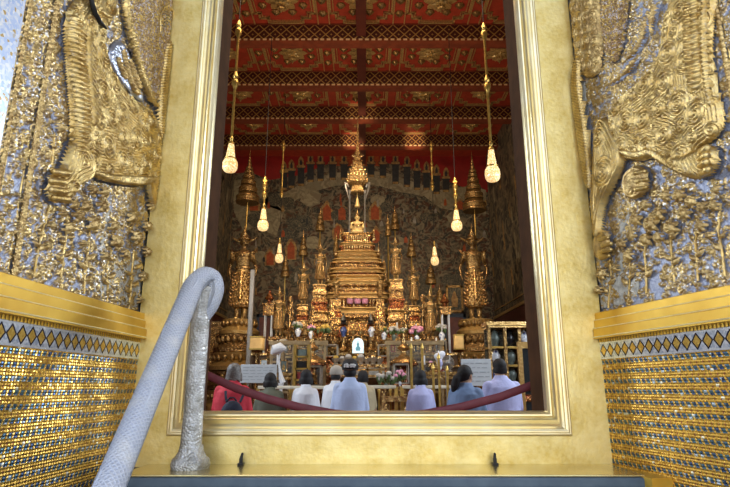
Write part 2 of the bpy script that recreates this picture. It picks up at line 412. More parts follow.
# ================================================================== DOOR SURROUND
XL, XR, YF = -.662, .694, 2.2
ZB, ZT = ZC-.098, ZC+2.5
LEDGE = ZC-.274
def frame_rings(profile):
    rings = []
    for e, p in profile:
        rings.append([(XL-e, YF-p, ZB-e), (XR+e, YF-p, ZB-e), (XR+e, YF-p, ZT+e), (XL-e, YF-p, ZT+e)])
    return rings
door = struct_empty('door_1')
m = MB(); EO = .075
ox0, ox1, oz0, oz1 = -.885, .925, LEDGE-.01, ZC+2.75
ix0, ix1, iz0, iz1 = XL-EO, XR+EO, ZB-EO, ZT+EO
for y0 in (YF,):
    fr = [(ox0, oz0), (ox1, oz0), (ox1, oz1), (ox0, oz1)]; fi = [(ix0, iz0), (ix1, iz0), (ix1, iz1), (ix0, iz1)]
    vs = [(x, YF, z) for x, z in fr+fi]+[(x, YF+.06, z) for x, z in fr+fi]
    fs = []
    for i in range(4):
        j = (i+1) % 4
        fs += [(i, j, 4+j, 4+i), (8+i, 12+i, 12+j, 8+j), (i, 8+i, 8+j, j), (4+i, 4+j, 12+j, 12+i)]
    m.add(vs, fs)
m.build('gilded_board', M['board'], door, 0)
prof = [(-.012, -.02), (-.012, -.012), (-.008, .004), (0, .012), (.006, .012), (.010, .006), (.012, .020), (.016, .028), (.020, .026), (.026, .014), (.034, .006), (.044, .003), (.051, .008), (.053, .016),
        (.057, .018), (.059, .010), (.064, .010), (.067, .015), (.071, .015), (.076, .010), (.0785, -.001), (.0785, -.05)]
rings = frame_rings(prof); rings = [[Vector(p) for p in r] for r in rings]
MB().loft(rings, cap=False).build('moulding', M['mould'], door, 25)
m = MB()
for x0 in (XL-.05, XR-.028+.05):
    pass
m.box((XL-.022, 2.305, (ZB+ZT)/2), (.064, .17, ZT-ZB+.1)).box((XR+.022, 2.305, (ZB+ZT)/2), (.064, .17, ZT-ZB+.1))
m.build('jamb', M['brownwood'], door, 0)
# ledge and step
led = MB().box(((-.80+.905)/2, (1.935+2.26)/2, LEDGE-.003), (1.705, .325, .006)).build('trim_1', M['ledge'], None, 0, .002); S(led)
m = MB(); m.box((.052, (1.925+2.3)/2, LEDGE-.0065-.016), (1.73, .375, .032)).box((.052, (1.945+2.3)/2, LEDGE-.45), (1.70, .355, .84))
S(m.build('trim_2', M['step'], None, 0, .006))
m = MB(); m.box((0, -3, ZC-1.15), (14, 9.9, .1)); S(m.build('floor_terrace', M['terrace'], None, 0))
# ================================================================== PORTAL SIDE WALLS
class Wall:
    def __init__(s, x0, slope, sgn):
        s.P = Vector((x0, YF, 0)); s.d = Vector((slope, -1, 0)).normalized()
        s.n = Vector((sgn, sgn*slope, 0)).normalized(); s.sgn = sgn
        if abs(s.n.dot(s.d)) > 1e-6: s.n = Vector((sgn*1, sgn*s.d.x/-s.d.y, 0)).normalized()
    def W(s, a, z, h): return s.P+s.d*a+s.n*h+Vector((0, 0, z))
    def pix(s, px, py, h=0.0):
        r, d, z = ray(px, py); D = Vector((r, d, z)); O = Vector((0, 0, ZC))
        t = (s.P+s.n*h-O).dot(s.n)/D.dot(s.n); q = O+D*t
        return np.array([(q-s.P).dot(s.d), q.z])
WL = Wall(-.875, -.0625, 1); WR = Wall(.912, .215, -1)
HB = -.022                                                # recessed mosaic ground behind the relief
def slab(w, a0, a1, z0, z1, h0, h1, name, mat, parent=None, smooth=0):
    vs, uv = [], []
    for h in (h0, h1):
        for a, z in ((a0, z0), (a1, z0), (a1, z1), (a0, z1)): vs.append(w.W(a, z, h)); uv.append((a, z))
    b = MB(); b.add(vs, [(0, 1, 2, 3), (7, 6, 5, 4), (0, 4, 5, 1), (1, 5, 6, 2), (2, 6, 7, 3), (3, 7, 4, 0)])
    return b.build(name, mat, parent, smooth, uvs=uv)
def strip(w, prof, a0, a1, name, mat, parent):             # profile (h,z) swept along the wall
    r = [[w.W(a, z, h) for h, z in prof] for a in (a0, a1)]
    return MB().loft(r).build(name, mat, parent, 20)
for w, nm, a_end in ((WL, 'left', .865), (WR, 'right', .95)):
    wl = slab(w, -.05, a_end, ZC+.15, ZC+2.8, HB, -.12, 'wall_portal_'+nm, M['mosaic']); S(wl)
    dz = .003 if nm == 'right' else .0
    if nm == 'left': slab(w, a_end, 1.35, ZC-1.1, ZC+2.8, HB+.01, -.12, 'outer_mosaic', M['skymosaic'], wl)
    bb = slab(w, -.05, a_end+.4*(nm == 'right'), ZC-1.1, ZC+.168, 0, -.12, 'baseboard_'+nm, M['tile']); S(bb)
    zt = ZC+.2835
    pr = [(-.03, zt), (.004, zt), (.010, zt-.003), (.010, zt-.028), (.013, zt-.031), (.017, zt-.033), (.017, zt-.060), (.020, zt-.063), (.024, zt-.066), (.024, zt-.094), (.026, zt-.097), (.026, zt-.103), (-.03, zt-.103)]
    strip(w, pr, -.001, a_end+.4*(nm == 'right'), 'cornice', M['cornice'], bb)
    for q_, zq in ((.0105, zt-.030), (.0175, zt-.062), (.0245, zt-.096)):
        MB().tube([w.W(0, zq, q_+.001), w.W(a_end+.4*(nm == 'right'), zq, q_+.001)], .0026, 6).build('highlight_fillet', M['edgehighlight'], bb)  # pale tubes draw the highlights along the cornice step edges
    slab(w, 0, a_end+.3*(nm == 'right'), ZC+.168, ZC+.181, .006, -.02, 'dentil_strip', M['dentil'], bb)
    slab(w, 0, a_end+.3*(nm == 'right'), ZC+.104, ZC+.168, .003, -.02, 'diamond_band', M['diamond'], bb)
slab(WR, .0, .30, LEDGE-.045, LEDGE-.004, .075, -.02, 'gilt_skirting', M['cornice'], bpy.data.objects['baseboard_right'])
# ------------------------------------------------------------------ relief
MASKS = []
def ornament(w, nm, a0, a1, z0, z1, dens, seed, res=.0032):
    """fine gilt scrollwork raised all over the mosaic ground"""
    g = np.random.default_rng(seed); nx, nz = int((a1-a0)/res), int((z1-z0)/res)
    A = np.linspace(a0, a1, nx); Z = np.linspace(z0, z1, nz); h = np.zeros((nz, nx)); 
    n = int((a1-a0)*(z1-z0)*6500)
    for _ in range(n):
        ca, cz = g.uniform(a0, a1), g.uniform(z0, z1)
        if g.random() > dens(ca, cz): continue
        r = g.uniform(.008, .021); e = g.choice([1.0, .55, .38]); th = g.uniform(0, PI)
        i0, i1 = np.searchsorted(A, [ca-r, ca+r]); j0, j1 = np.searchsorted(Z, [cz-r, cz+r])
        if i1-i0 < 2 or j1-j0 < 2: continue
        X, Y = np.meshgrid(A[i0:i1]-ca, Z[j0:j1]-cz); u = X*np.cos(th)+Y*np.sin(th); v = (-X*np.sin(th)+Y*np.cos(th))/e
        q = np.hypot(u, v)/r; ph = np.arctan2(v, u)
        k = g.choice([0, 5, 6]); q = q*(1+.16*np.cos(k*ph+th)) if k else q
        b = g.uniform(.006, .014)*np.sqrt(np.clip(1-q*q, 0, 1))*(.62+.38*np.cos(2*PI*(q*1.6+ph/(2*PI))))
        h[j0:j1, i0:i1] = np.maximum(h[j0:j1, i0:i1], b)
    for w_, P in MASKS:
        if w_ is not w: continue
        i0, i1 = np.searchsorted(A, [P[:, 0].min(), P[:, 0].max()]); j0, j1 = np.searchsorted(Z, [P[:, 1].min(), P[:, 1].max()])
        if i1-i0 < 2 or j1-j0 < 2: continue
        X, Y = np.meshgrid(A[i0:i1], Z[j0:j1]); h[j0:j1, i0:i1][dist_in(P[::2] if len(P) > 120 else P, X, Y) > 0] = 0
    h[0] = h[-1] = 0; h[:, 0] = h[:, -1] = 0
    gm = np.clip((h-.0012)/.0015, 0, 1); h = h+.0010*g.random(h.shape)
    AA, ZZ = np.meshgrid(A, Z); d, nn, P0 = (np.array(v) for v in (w.d, w.n, w.P))
    V = P0+AA.ravel()[:, None]*d+(h.ravel()+HB+.0004)[:, None]*nn; V[:, 2] += ZZ.ravel()
    ii, jj = np.meshgrid(np.arange(nx-1), np.arange(nz-1)); q0 = (jj*nx+ii).ravel()
    Fc = np.stack([q0, q0+1, q0+nx+1, q0+nx], 1)
    if w.sgn > 0: Fc = Fc[:, ::-1]
    me = bpy.data.meshes.new('scroll_ornament'); me.from_pydata(V.tolist(), [], Fc.tolist()); me.materials.append(M['ornground']); me.shade_smooth()
    at_ = me.attributes.new('gilt', 'FLOAT', 'POINT'); at_.data.foreach_set('value', gm.ravel().astype(np.float32))
    ul = me.uv_layers.new(name='UVMap'); li = np.empty(len(me.loops), np.int32); me.loops.foreach_get('vertex_index', li)
    ul.data.foreach_set('uv', np.stack([AA.ravel(), ZZ.ravel()], 1)[li].astype(np.float32).ravel())
    o = bpy.data.objects.new('scroll_ornament', me); COL.objects.link(o); o.parent = nm
def pts(w, P): return np.array([w.pix(x, y, HB) for x, y in P])
def smooth_poly(P, k=3):
    P = np.asarray(P, float)
    for _ in range(k):
        Q = np.roll(P, -1, 0); P = np.stack([.75*P+.25*Q, .25*P+.75*Q], 1).reshape(-1, 2)
    return P
def dist_in(poly, X, Y):
    A = poly; B = np.roll(poly, -1, 0); d2 = np.full(X.shape, 9.); ins = np.zeros(X.shape, bool)
    for (ax, ay), (bx, by) in zip(A, B):
        ex, ey = bx-ax, by-ay; L = ex*ex+ey*ey+1e-12
        t = np.clip(((X-ax)*ex+(Y-ay)*ey)/L, 0, 1)
        d2 = np.minimum(d2, (X-ax-t*ex)**2+(Y-ay-t*ey)**2)
        if abs(by-ay) > 1e-12:
            c = ((ay > Y) != (by > Y)) & (X < (bx-ax)*(Y-ay)/(by-ay)+ax); ins ^= c
    return np.where(ins, np.sqrt(d2), 0)
def relief(w, name, poly, H, ew, mat, parent=None, curls=(), contour=None, ribs=None, grain=.0012, res=.0034, h0=HB, beads=None, k=2):
    """a puffed form standing off the wall: height grows from its outline, with spiral curls, flowing ridges or ribs"""
    P = smooth_poly(poly, k)
    if H > .013: MASKS.append((w, P))
    lo, hi = P.min(0)-res, P.max(0)+res
    nx, ny = int((hi[0]-lo[0])/res)+2, int((hi[1]-lo[1])/res)+2
    X, Y = np.meshgrid(np.linspace(lo[0], hi[0], nx), np.linspace(lo[1], hi[1], ny))
    D = dist_in(P, X, Y); h = H*np.sqrt(np.clip(1-(1-np.clip(D/ew, 0, 1))**2, 0, 1))
    keep = np.ones_like(h)
    for cx, cy, r, pit, amp in curls:
        rho = np.hypot(X-cx, Y-cy); ph = np.arctan2(Y-cy, X-cx); f = np.clip((r-rho)/(r*.25), 0, 1)
        sp = .5+.5*np.cos(2*PI*(rho/pit+ph/(2*PI)))
        h = h*(1-0*f)+f*(amp*sp+.35*amp*np.sqrt(np.clip(1-(rho/r)**2, 0, 1))); keep *= 1-f
    if contour:
        pit, amp = contour; h += keep*amp*(.5+.5*np.cos(2*PI*D/pit))*np.clip(D/.006, 0, 1)
    if ribs:
        (dx, dz), pit, amp, cur = ribs
        q = (X*dx+Y*dz)/pit; q = q+cur*np.clip(D/ew, 0, 1)
        h += keep*amp*np.abs(np.sin(PI*q))*np.clip(D/.004, 0, 1)
    if beads:
        pit, amp = beads
        gx, gy = (X/pit) % 1-.5, (Y/pit+.5*(np.floor(X/pit) % 2)) % 1-.5
        h += keep*amp*np.sqrt(np.clip(.25-gx*gx-gy*gy, 0, 1))*2*np.clip(D/.004, 0, 1)
    h += grain*rng.random(h.shape)*np.clip(D/.004, 0, 1)
    ins = (D > 0) & (X > .003)
    ok = ins[:-1, :-1] & ins[1:, :-1] & ins[:-1, 1:] & ins[1:, 1:]
    use = np.zeros_like(ins); use[:-1, :-1] |= ok; use[1:, :-1] |= ok; use[:-1, 1:] |= ok; use[1:, 1:] |= ok
    idx = -np.ones(ins.shape, int); idx[use] = np.arange(use.sum())
    d, n, P0 = (np.array(v) for v in (w.d, w.n, w.P))
    hh = h[use]+h0+.0008
    V = P0+X[use][:, None]*d+hh[:, None]*n; V[:, 2] += Y[use]
    jj, ii = np.nonzero(ok)
    Fc = np.stack([idx[jj, ii], idx[jj, ii+1], idx[jj+1, ii+1], idx[jj+1, ii]], 1)
    if w.sgn > 0: Fc = Fc[:, ::-1]
    me = bpy.data.meshes.new(name); me.from_pydata(V.tolist(), [], Fc.tolist()); me.materials.append(mat); me.shade_smooth()
    o = bpy.data.objects.new(name, me); COL.objects.link(o)
    if parent: o.parent = parent
    return o
def rel(w, name, px, H, ew, mat, parent=None, curls=(), pack=None, **kw):
    cs = []; curls = list(curls)
    for x, y, rp, *rest in curls:
        c = w.pix(x, y, HB); e = w.pix(x, y+rp, HB); r = abs(e[1]-c[1])
        cs.append((c[0], c[1], r*1.1, rest[0] if rest else .017, rest[1] if len(rest) > 1 else .008))
    if pack:                                             # fill the form with closely packed curls (metres on the wall)
        rmin, rmax, tries, seed = pack; q = np.random.default_rng(seed); A = pts(w, px); B_ = smooth_poly(A, 2)
        X = q.uniform(A[:, 0].min(), A[:, 0].max(), tries); Y = q.uniform(A[:, 1].min(), A[:, 1].max(), tries); D_ = dist_in(B_, X, Y)
        for x, y, d_, r_ in zip(X, Y, D_, np.linspace(rmax, rmin, tries)):
            if d_ > r_*.8 and all(math.hypot(x-c[0], y-c[1]) > (r_+c[2])*.90 for c in cs): cs.append((x, y, r_, .0105+.2*(r_-rmin)*.3, .0085))
    return relief(w, name, pts(w, px), H, ew, mat, parent, cs, **kw)
def rtube(w, name, px, rad, mat, parent=None, h=HB+.0065, seg=6):
    P = []
    for x, y in px: a, z = w.pix(x, y, HB); P.append(w.W(a, z, h))
    return MB().tube(P, rad, seg).build(name, mat, parent, 60)
def ribbon(px, wd):                                       # px path with half width -> closed polygon
    P = np.asarray(px, float); T_ = np.gradient(P, axis=0); T_ /= np.linalg.norm(T_, axis=1)[:, None]
    Nn = np.stack([-T_[:, 1], T_[:, 0]], 1); wd = np.asarray(wd, float).reshape(-1, 1) if hasattr(wd, '__len__') else wd
    return np.concatenate([P+Nn*wd, (P-Nn*wd)[::-1]])
def beadline(w, name, px, rad, parent=None, mat=None, gap=2.2):
    P = np.array([w.pix(x, y, HB) for x, y in px]); seg = np.linalg.norm(np.diff(P, axis=0), axis=1); L = np.concatenate([[0], np.cumsum(seg)])
    b = MB()
    path = []
    for t in np.arange(0, L[-1], rad*gap):
        a = np.interp(t, L, P[:, 0]); z = np.interp(t, L, P[:, 1]); path.append((a, z))
    rg = []
    for a, z in path: b.ell(w.W(a, z, HB+rad*1.02), (rad, rad, rad), 7, 5)
    b.tube([w.W(a, z, HB+rad*.65) for a, z in path], rad*.6, 5)
    return b.build(name, mat or M['relief'], parent, 60)
def petal_poly(w, cx, cy, rp, lobes, dep, rot):
    c = w.pix(cx, cy, HB); e = w.pix(cx, cy+rp, HB); r = abs(e[1]-c[1])
    a = np.linspace(0, 2*PI, 40, endpoint=False); q = r*(1-dep+dep*np.cos(lobes*a+rot))
    return np.stack([c[0]+q*np.cos(a), c[1]+q*np.sin(a)], 1), c, r
def flower(w, cx, cy, rp, label=None, group=None, mat=None, lobes=6, dep=.13):
    P, c, r = petal_poly(w, cx, cy, rp, lobes, dep, R.random()*6)
    o = relief(w, 'flower_relief', P, .016+.012*R.random(), r*.6, mat or M['flower'], None, [(c[0], c[1], r*.85, r*.42, .010)], contour=(.012, .004), k=0)
    if label: tag(o, label, 'relief', group)
    return o
def leaf_poly(w, x, y, dx, dy, wd):
    n = 7; P = [(x+dx*t, y+dy*t) for t in np.linspace(0, 1, n)]; q = [.15, wd*.7, wd, wd*.95, wd*.7, wd*.4, .15]
    return pts(w, ribbon(P, q))
def leafs(w, lst, name='leaf', parent=None):
    for x, y, dx, dy, wd in lst:
        relief(w, name, leaf_poly(w, x, y, dx, dy, wd), .012, .010, M['flower'], parent, contour=(.009, .003), k=1, res=.003)
def border(w, x, y, wd, label):
    a = w.pix(x, y, HB)[0]; z0, z1 = ZC+.284, ZC+2.0
    t = T('beaded_border', label, 'border', w.W(a, z0, HB))
    def loc(o): o.parent = t; o.matrix_parent_inverse = Matrix.Translation(-t.location)
    z = np.linspace(z0, z1, 2)
    for k, (o_, r_) in enumerate(((-wd, .0045), (wd, .0035))):
        loc(MB().tube([w.W(a+o_, z0, HB+.002), w.W(a+o_, z1, HB+.002)], r_, 6).build('fillet', M['relief']))
    P = np.array([[a-wd, z0], [a+wd, z0], [a+wd, z1], [a-wd, z1]])
    loc(relief(w, 'bead_strip', P, .006, .006, M['flower'], None, beads=(.019, .007), k=0, res=.004))
    return t
def densL(a, z): return .85 if z > ZC+.62 else (.55 if a > .14 else .35)
def densR(a, z): return (.80 if a < .40 else .45) if z > ZC+.62 else .42
# ---------------------------------------------------------------- LEFT WALL
w = WL
border(w, 45, 60, .016, 'outer beaded gold border strip nearest the edge of the left mosaic wall').location
border(w, 18, 60, .012, 'narrow beaded gold border on the left wall beside the pale blue mosaic')
lion = T('relief_lion', 'gilded relief lion with spiral curls on the left portal wall', 'relief', w.W(.4, ZC+.9, 0))
def add(o, t=None):
    t = t or lion; o.parent = t; o.matrix_parent_inverse = Matrix.Translation(-t.location); return o
body = [(60, 18), (68, 0), (95, -18), (112, 2), (106, 22), (98, 40), (101, 55), (108, 72), (122, 92), (138, 106), (150, 114), (155, 130), (158, 152), (156, 172), (150, 182), (136, 182), (118, 181), (100, 180), (86, 177), (76, 168), (66, 150), (66, 110), (62, 60)]
add(rel(w, 'body', body, .030, .05, M['relief'], None, [(94, 93, 15, .014), (99, 146, 15, .014), (128, 139, 13, .014)], pack=(.013, .050, 5000, 2), contour=(.0105, .0065), res=.0026))
add(rel(w, 'mane', ribbon([(64, 14), (65, 45), (69, 80), (73, 112), (71, 140), (66, 158)], [5, 6, 6.5, 6.5, 6, 4]), .042, .02, M['relief'], None, ribs=((.35, 1), .016, .013, .5)))
add(rel(w, 'mane', ribbon([(78, 22), (78, 50), (82, 85), (85, 112), (83, 128)], [3.5, 4.5, 5, 5, 3]), .038, .016, M['relief'], None, ribs=((-.4, 1), .014, .011, .5)))
add(rel(w, 'foreleg', [(64, 138), (78, 142), (88, 166), (84, 182), (70, 186), (64, 200), (54, 205), (42, 203), (40, 190), (42, 174), (54, 168), (58, 155)], .040, .03, M['relief'], None, [(62, 190, 11, .013)], contour=(.012, .006)))
pw = MB()
for i, (x, y) in enumerate(((43, 172), (40, 181), (40, 190), (43, 198))):
    a, z = w.pix(x, y, HB); e = w.pix(x+9, y+2, HB)
    add(MB().cap(w.W(a, z, .012), w.W(e[0], e[1], .024), .010, .013).build('claw', M['relief']))
add(rel(w, 'belly_fringe', ribbon([(84, 172), (100, 178), (118, 180), (138, 181), (150, 178)], [3, 5, 6, 6, 3]), .036, .012, M['relief'], None, ribs=((1, .15), .012, .010, .2)))
add(beadline(w, 'bead_trim', [(98, 44), (103, 62), (113, 80), (126, 95), (142, 107), (152, 112)], .0055))
add(rel(w, 'hind_leg', [(140, 168), (154, 160), (160, 176), (158, 200), (154, 226), (151, 250), (146, 236), (147, 212), (142, 190)], .032, .02, M['relief'], None, [(150, 180, 12, .013)], contour=(.012, .006)))
t2 = T('relief_robe', 'pinkish gold beaded robe relief above the left lion', 'relief', w.W(.1, ZC+1.3, 0))
add(rel(w, 'robe_panel', [(118, -30), (168, -40), (168, 10), (165, 50), (160, 84), (152, 106), (144, 100), (134, 74), (126, 46), (119, 14)], .020, .03, M['beadwork'], None, beads=(.0150, .0100), res=.0026, pack=(.014, .036, 900, 5)), t2)
add(rel(w, 'hem', ribbon([(119, -20), (120, 10), (127, 44), (136, 74), (146, 100), (153, 108)], [2, 2.2, 2.5, 2.5, 2.5, 1.5]), .030, .01, M['relief'], None, beads=(.012, .006)), t2)
o = add(rel(w, 'sash', ribbon([(163, 40), (160, 70), (157, 95), (156, 130), (158, 160)], [3, 4, 4.5, 4, 2]), .034, .014, M['relief'], None, ribs=((.8, 1), .013, .011, .6)), t2)
arch = [(155, 30), (155, 16), (158, 9), (162, 8), (166, 12), (166, 22), (163, 27), (160, 30)]
add(rel(w, 'dark_opening', arch, .026, .004, M['mirror'], None, grain=0, res=.003), t2)
add(rtube(w, 'opening_rim', [(154, 34), (154, 16), (157.5, 8), (162, 6), (167, 11), (167, 22)], .006, M['relief'], None, h=.004), t2)
t3 = T('relief_boot', 'silvery blue relief boot of the rider on the left lion', 'relief', w.W(.3, ZC+1.1, 0))
add(rel(w, 'boot', [(103, 52), (116, 36), (126, 52), (134, 76), (141, 98), (140, 104), (126, 92), (113, 76)], .014, .02, M['mosaic'], None, grain=.004), t3)
for q in ([(118, 48), (121, 66), (127, 84), (134, 96)], [(112, 56), (116, 68), (122, 80)], [(124, 58), (129, 74), (135, 90)]):
    add(rel(w, 'flame_ornament', ribbon(q, np.linspace(1.2, 3, len(q))), .024, .01, M['flower'], None, ribs=((.3, 1), .012, .008, .4)), t3)
t4 = T('relief_crevice', 'curved black stroke for a dark crevice in the gold relief at the top left', 'strap', w.W(.5, ZC+1.2, 0))
add(rtube(w, 'strap', [(77, -6), (79, 4), (82, 14), (87, 22), (94, 29)], [.007, .009, .010, .009, .004], M['black'], None, h=.022), t4)  # black tube stands in for the shade of a crevice
add(rel(w, 'curl', ribbon([(98, -4), (90, 4), (92, 14), (102, 18), (106, 8)], [3, 4, 4, 4, 2]), .04, .012, M['relief'], None, ribs=((1, .3), .014, .008, .3)), t4)
# ornaments filling the ground
def spray(w, name, label, stem, leaves, blooms, group=None):
    a, z = w.pix(*stem[0], HB); t = T(name, label, 'relief', w.W(a, z, 0))
    add(rtube(w, 'stem', stem, .0045, M['relief'], None, h=HB+.006), t)
    for x, y, dx, dy, wd in leaves:
        add(relief(w, 'leaf', leaf_poly(w, x, y, dx, dy, wd), .014, .010, M['flower'], None, contour=(.009, .004), k=1, res=.003), t)
    for x, y, rp in blooms:
        P, c, r = petal_poly(w, x, y, rp, R.choice((5, 6, 7)), .14, R.random()*6)
        add(relief(w, 'blossom', P, .018+.01*R.random(), r*.6, M['flower'], None, [(c[0], c[1], r*.85, r*.34, .012)], contour=(.009, .005), k=0, res=.0026), t)
spray(w, 'flower_spray', 'first gold flower spray from the outer edge of the left wall', [(31, 277), (35, 255), (40, 232), (48, 205)], [(36, 252, 9, -12, 4), (37, 248, -8, -8, 3), (42, 228, 9, -8, 3.5), (40, 236, -7, -4, 2.5)], [(40, 246, 5), (44, 226, 4)])
spray(w, 'flower_spray', 'second gold flower spray from the outer edge of the left wall', [(58, 286), (60, 262), (63, 242), (66, 220)], [(60, 262, -9, -9, 3.5), (61, 258, 9, -10, 3.5), (64, 238, 9, -2, 3.5), (63, 244, -8, -5, 3)], [(62, 228, 8), (72, 216, 9), (56, 214, 6), (68, 204, 7)])
spray(w, 'flower_spray', 'gold rose spray below the belly of the left lion', [(82, 294), (83, 272), (86, 250), (88, 228)], [(83, 270, -8, -10, 3.5), (84, 262, 8, -10, 3.5), (82, 282, 7, -7, 3), (86, 246, -8, -6, 3)], [(88, 224, 11), (80, 206, 9), (96, 206, 9), (98, 192, 8), (86, 190, 7), (76, 244, 6)])
spray(w, 'flower_spray', 'gold leaf spray on bare plaster low on the left wall', [(105, 302), (106, 284), (104, 268), (110, 250)], [(105, 286, -6, -12, 3), (106, 280, 7, -9, 3), (104, 296, 5, -9, 2.5), (110, 262, -6, -8, 3)], [(112, 242, 10), (108, 226, 8), (120, 254, 7), (98, 256, 6)])
spray(w, 'flower_spray', 'gold peony spray beside the gilded frame on the left wall', [(127, 309), (129, 290), (130, 272), (132, 250)], [(128, 294, -6, -9, 3), (129, 288, 7, -8, 3), (131, 270, 8, -7, 3), (129, 276, -7, -6, 3)], [(132, 238, 10), (128, 218, 9), (142, 226, 7), (142, 252, 7), (138, 276, 7), (146, 206, 6), (135, 300, 5)])
spray(w, 'flower_spray', 'small gold bud stem hanging left of the lion foreleg', [(49, 172), (51, 150), (52, 135)], [(52, 150, -4, -8, 2)], [(53, 128, 6), (52, 116, 5)])
def plaster(w, px): return rel(w, 'plaster_patch', px, .003, .004, M['plaster'], bpy.data.objects['wall_portal_left' if w is WL else 'wall_portal_right'], grain=.002)
for q in ([(103, 210), (112, 206), (110, 226), (104, 246), (108, 262), (120, 250), (124, 272), (112, 300), (100, 294), (102, 268), (98, 240)], [(112, 284), (124, 262), (140, 258), (144, 290), (138, 309), (118, 306)], [(118, 196), (132, 190), (128, 204), (138, 210), (128, 216), (116, 212)], [(90, 288), (98, 268), (104, 286), (100, 300)], [(152, 80), (160, 84), (157, 98), (150, 94)]): plaster(w, q)
# ---------------------------------------------------------------- RIGHT WALL
w = WR
border(w, 728, 60, .010, 'beaded gold border at the outer edge of the right mosaic wall')
lion = T('relief_lion', 'gilded relief lion with spiral curls on the right portal wall', 'relief', w.W(.4, ZC+.9, 0))
body = [(668, 20), (680, -10), (700, -20), (722, -10), (717, 30), (716, 60), (722, 90), (728, 112), (728, 134), (716, 142), (704, 150), (700, 172), (690, 172), (672, 166), (658, 158), (646, 162), (630, 162), (620, 152), (612, 130), (614, 108), (630, 92), (648, 78), (662, 60), (666, 40)]
add(rel(w, 'body', body, .032, .05, M['relief'], None, [(677, 54, 14, .014), (634, 122, 13, .014), (651, 120, 12, .014), (673, 136, 12, .014), (705, 114, 14, .014)], pack=(.013, .050, 5000, 3), contour=(.0105, .0065), res=.0026))
add(rel(w, 'mane', ribbon([(702, -6), (701, 25), (703, 55), (705, 80), (703, 96)], [8, 9, 9.5, 9, 5]), .044, .025, M['relief'], None, ribs=((.5, 1), .020, .012, .6)))
add(rel(w, 'mane', ribbon([(715, -6), (713, 25), (714, 60), (717, 88), (720, 110)], [2.5, 3, 3, 3, 2]), .040, .014, M['relief'], None, ribs=((-.4, 1), .014, .011, .5)))
add(beadline(w, 'bead_trim', [(690, -5), (690, 30), (692, 62), (690, 80)], .0055))
add(rel(w, 'foreleg', [(664, 150), (690, 156), (704, 148), (716, 144), (726, 150), (726, 168), (714, 178), (704, 182), (690, 178), (672, 168)], .042, .03, M['relief'], None, [(684, 164, 8, .013)], ribs=((1, .35), .014, .007, .4)))
pw = MB()
for x, y in ((710, 154), (709, 161), (709, 168), (711, 175)):
    a, z = w.pix(x, y, HB); e = w.pix(x+11, y-4, HB); add(MB().cap(w.W(a, z, .014), w.W(e[0], e[1], .028), .011, .013).build('claw', M['relief']))
add(rel(w, 'belly_fringe', ribbon([(628, 152), (645, 157), (658, 152), (668, 158), (682, 168), (698, 176)], [4, 5, 5, 5, 4.5, 3]), .038, .012, M['relief'], None, ribs=((1, -.2), .012, .010, .2)))
add(rel(w, 'hind_leg', [(604, 118), (614, 116), (624, 136), (632, 160), (624, 180), (614, 198), (608, 214), (606, 240), (600, 240), (598, 210), (600, 180), (600, 150)], .040, .025, M['relief'], None, [(613, 172, 16, .015), (608, 138, 11, .014)], contour=(.014, .007)))
add(rel(w, 'paw', [(628, 176), (640, 164), (652, 168), (655, 180), (652, 194), (640, 202), (630, 198)], .034, .02, M['flower'], None, [(640, 186, 9, .012)], contour=(.011, .005)))
pw = MB()
for x, y in ((652, 172), (654, 180), (653, 188)):
    a, z = w.pix(x, y, HB); e = w.pix(x-7, y+2, HB); add(MB().cap(w.W(a, z, .006), w.W(e[0], e[1], .016), .008, .010).build('claw', M['relief']))
for x, y in ((614, 238), (617, 244), (617, 250), (615, 256)):
    a, z = w.pix(x, y, HB); e = w.pix(x-6, y+2, HB); add(MB().cap(w.W(a, z, .004), w.W(e[0], e[1], .012), .008, .010).build('claw', M['relief']))
add(rel(w, 'paw', [(600, 232), (612, 228), (616, 244), (612, 260), (602, 262), (598, 250)], .028, .015, M['flower'], None, contour=(.011, .005)))
add(beadline(w, 'bead_trim', [(664, 42), (660, 58), (650, 74), (634, 88), (618, 98)], .0055))
t2 = T('relief_robe', 'pinkish gold beaded robe relief above the right lion', 'relief', w.W(.1, ZC+1.3, 0))
add(rel(w, 'robe_panel', [(573, -20), (590, -30), (604, -20), (602, 20), (606, 50), (604, 70), (598, 78), (586, 80), (578, 60), (574, 20)], .018, .03, M['flower'], None, [(592, 66, 9, .012), (582, 20, 9, .012), (590, 42, 8, .012)], contour=(.010, .006), pack=(.014, .034, 1500, 8), res=.0028), t2)
add(rel(w, 'robe_panel', [(606, -20), (634, -20), (630, 20), (626, 50), (618, 66), (608, 56), (604, 20)], .020, .03, M['beadwork'], None, beads=(.0150, .0100), res=.0026, pack=(.014, .036, 900, 6)), t2)
add(rel(w, 'sash', ribbon([(584, 58), (582, 80), (584, 104), (588, 130), (592, 160), (596, 190)], [3, 4, 5, 5, 4.5, 3]), .034, .014, M['relief'], None, ribs=((.8, 1), .013, .011, .6)), t2)
t3 = T('relief_boot', 'gold flame ornament on the blue ground above the right lion', 'relief', w.W(.3, ZC+1.1, 0))
for q in ([(650, 20), (648, 36), (640, 52), (626, 66)], [(660, 4), (656, 20), (656, 36)], [(640, 60), (628, 76), (612, 86)]):
    add(rel(w, 'flame_ornament', ribbon(q, np.linspace(3, 1.2, len(q))), .024, .01, M['flower'], None, ribs=((.3, 1), .012, .008, .4)), t3)
spray(w, 'flower_spray', 'gold rose spray below the belly of the right lion', [(676, 282), (674, 262), (672, 240), (678, 222)], [(674, 262, -8, -10, 3.5), (675, 266, 9, -10, 3.5), (673, 244, -9, -4, 3.5), (672, 240, 9, -8, 3)], [(676, 228, 10), (664, 214, 9), (690, 214, 9), (698, 202, 9), (684, 196, 9), (672, 196, 8)])
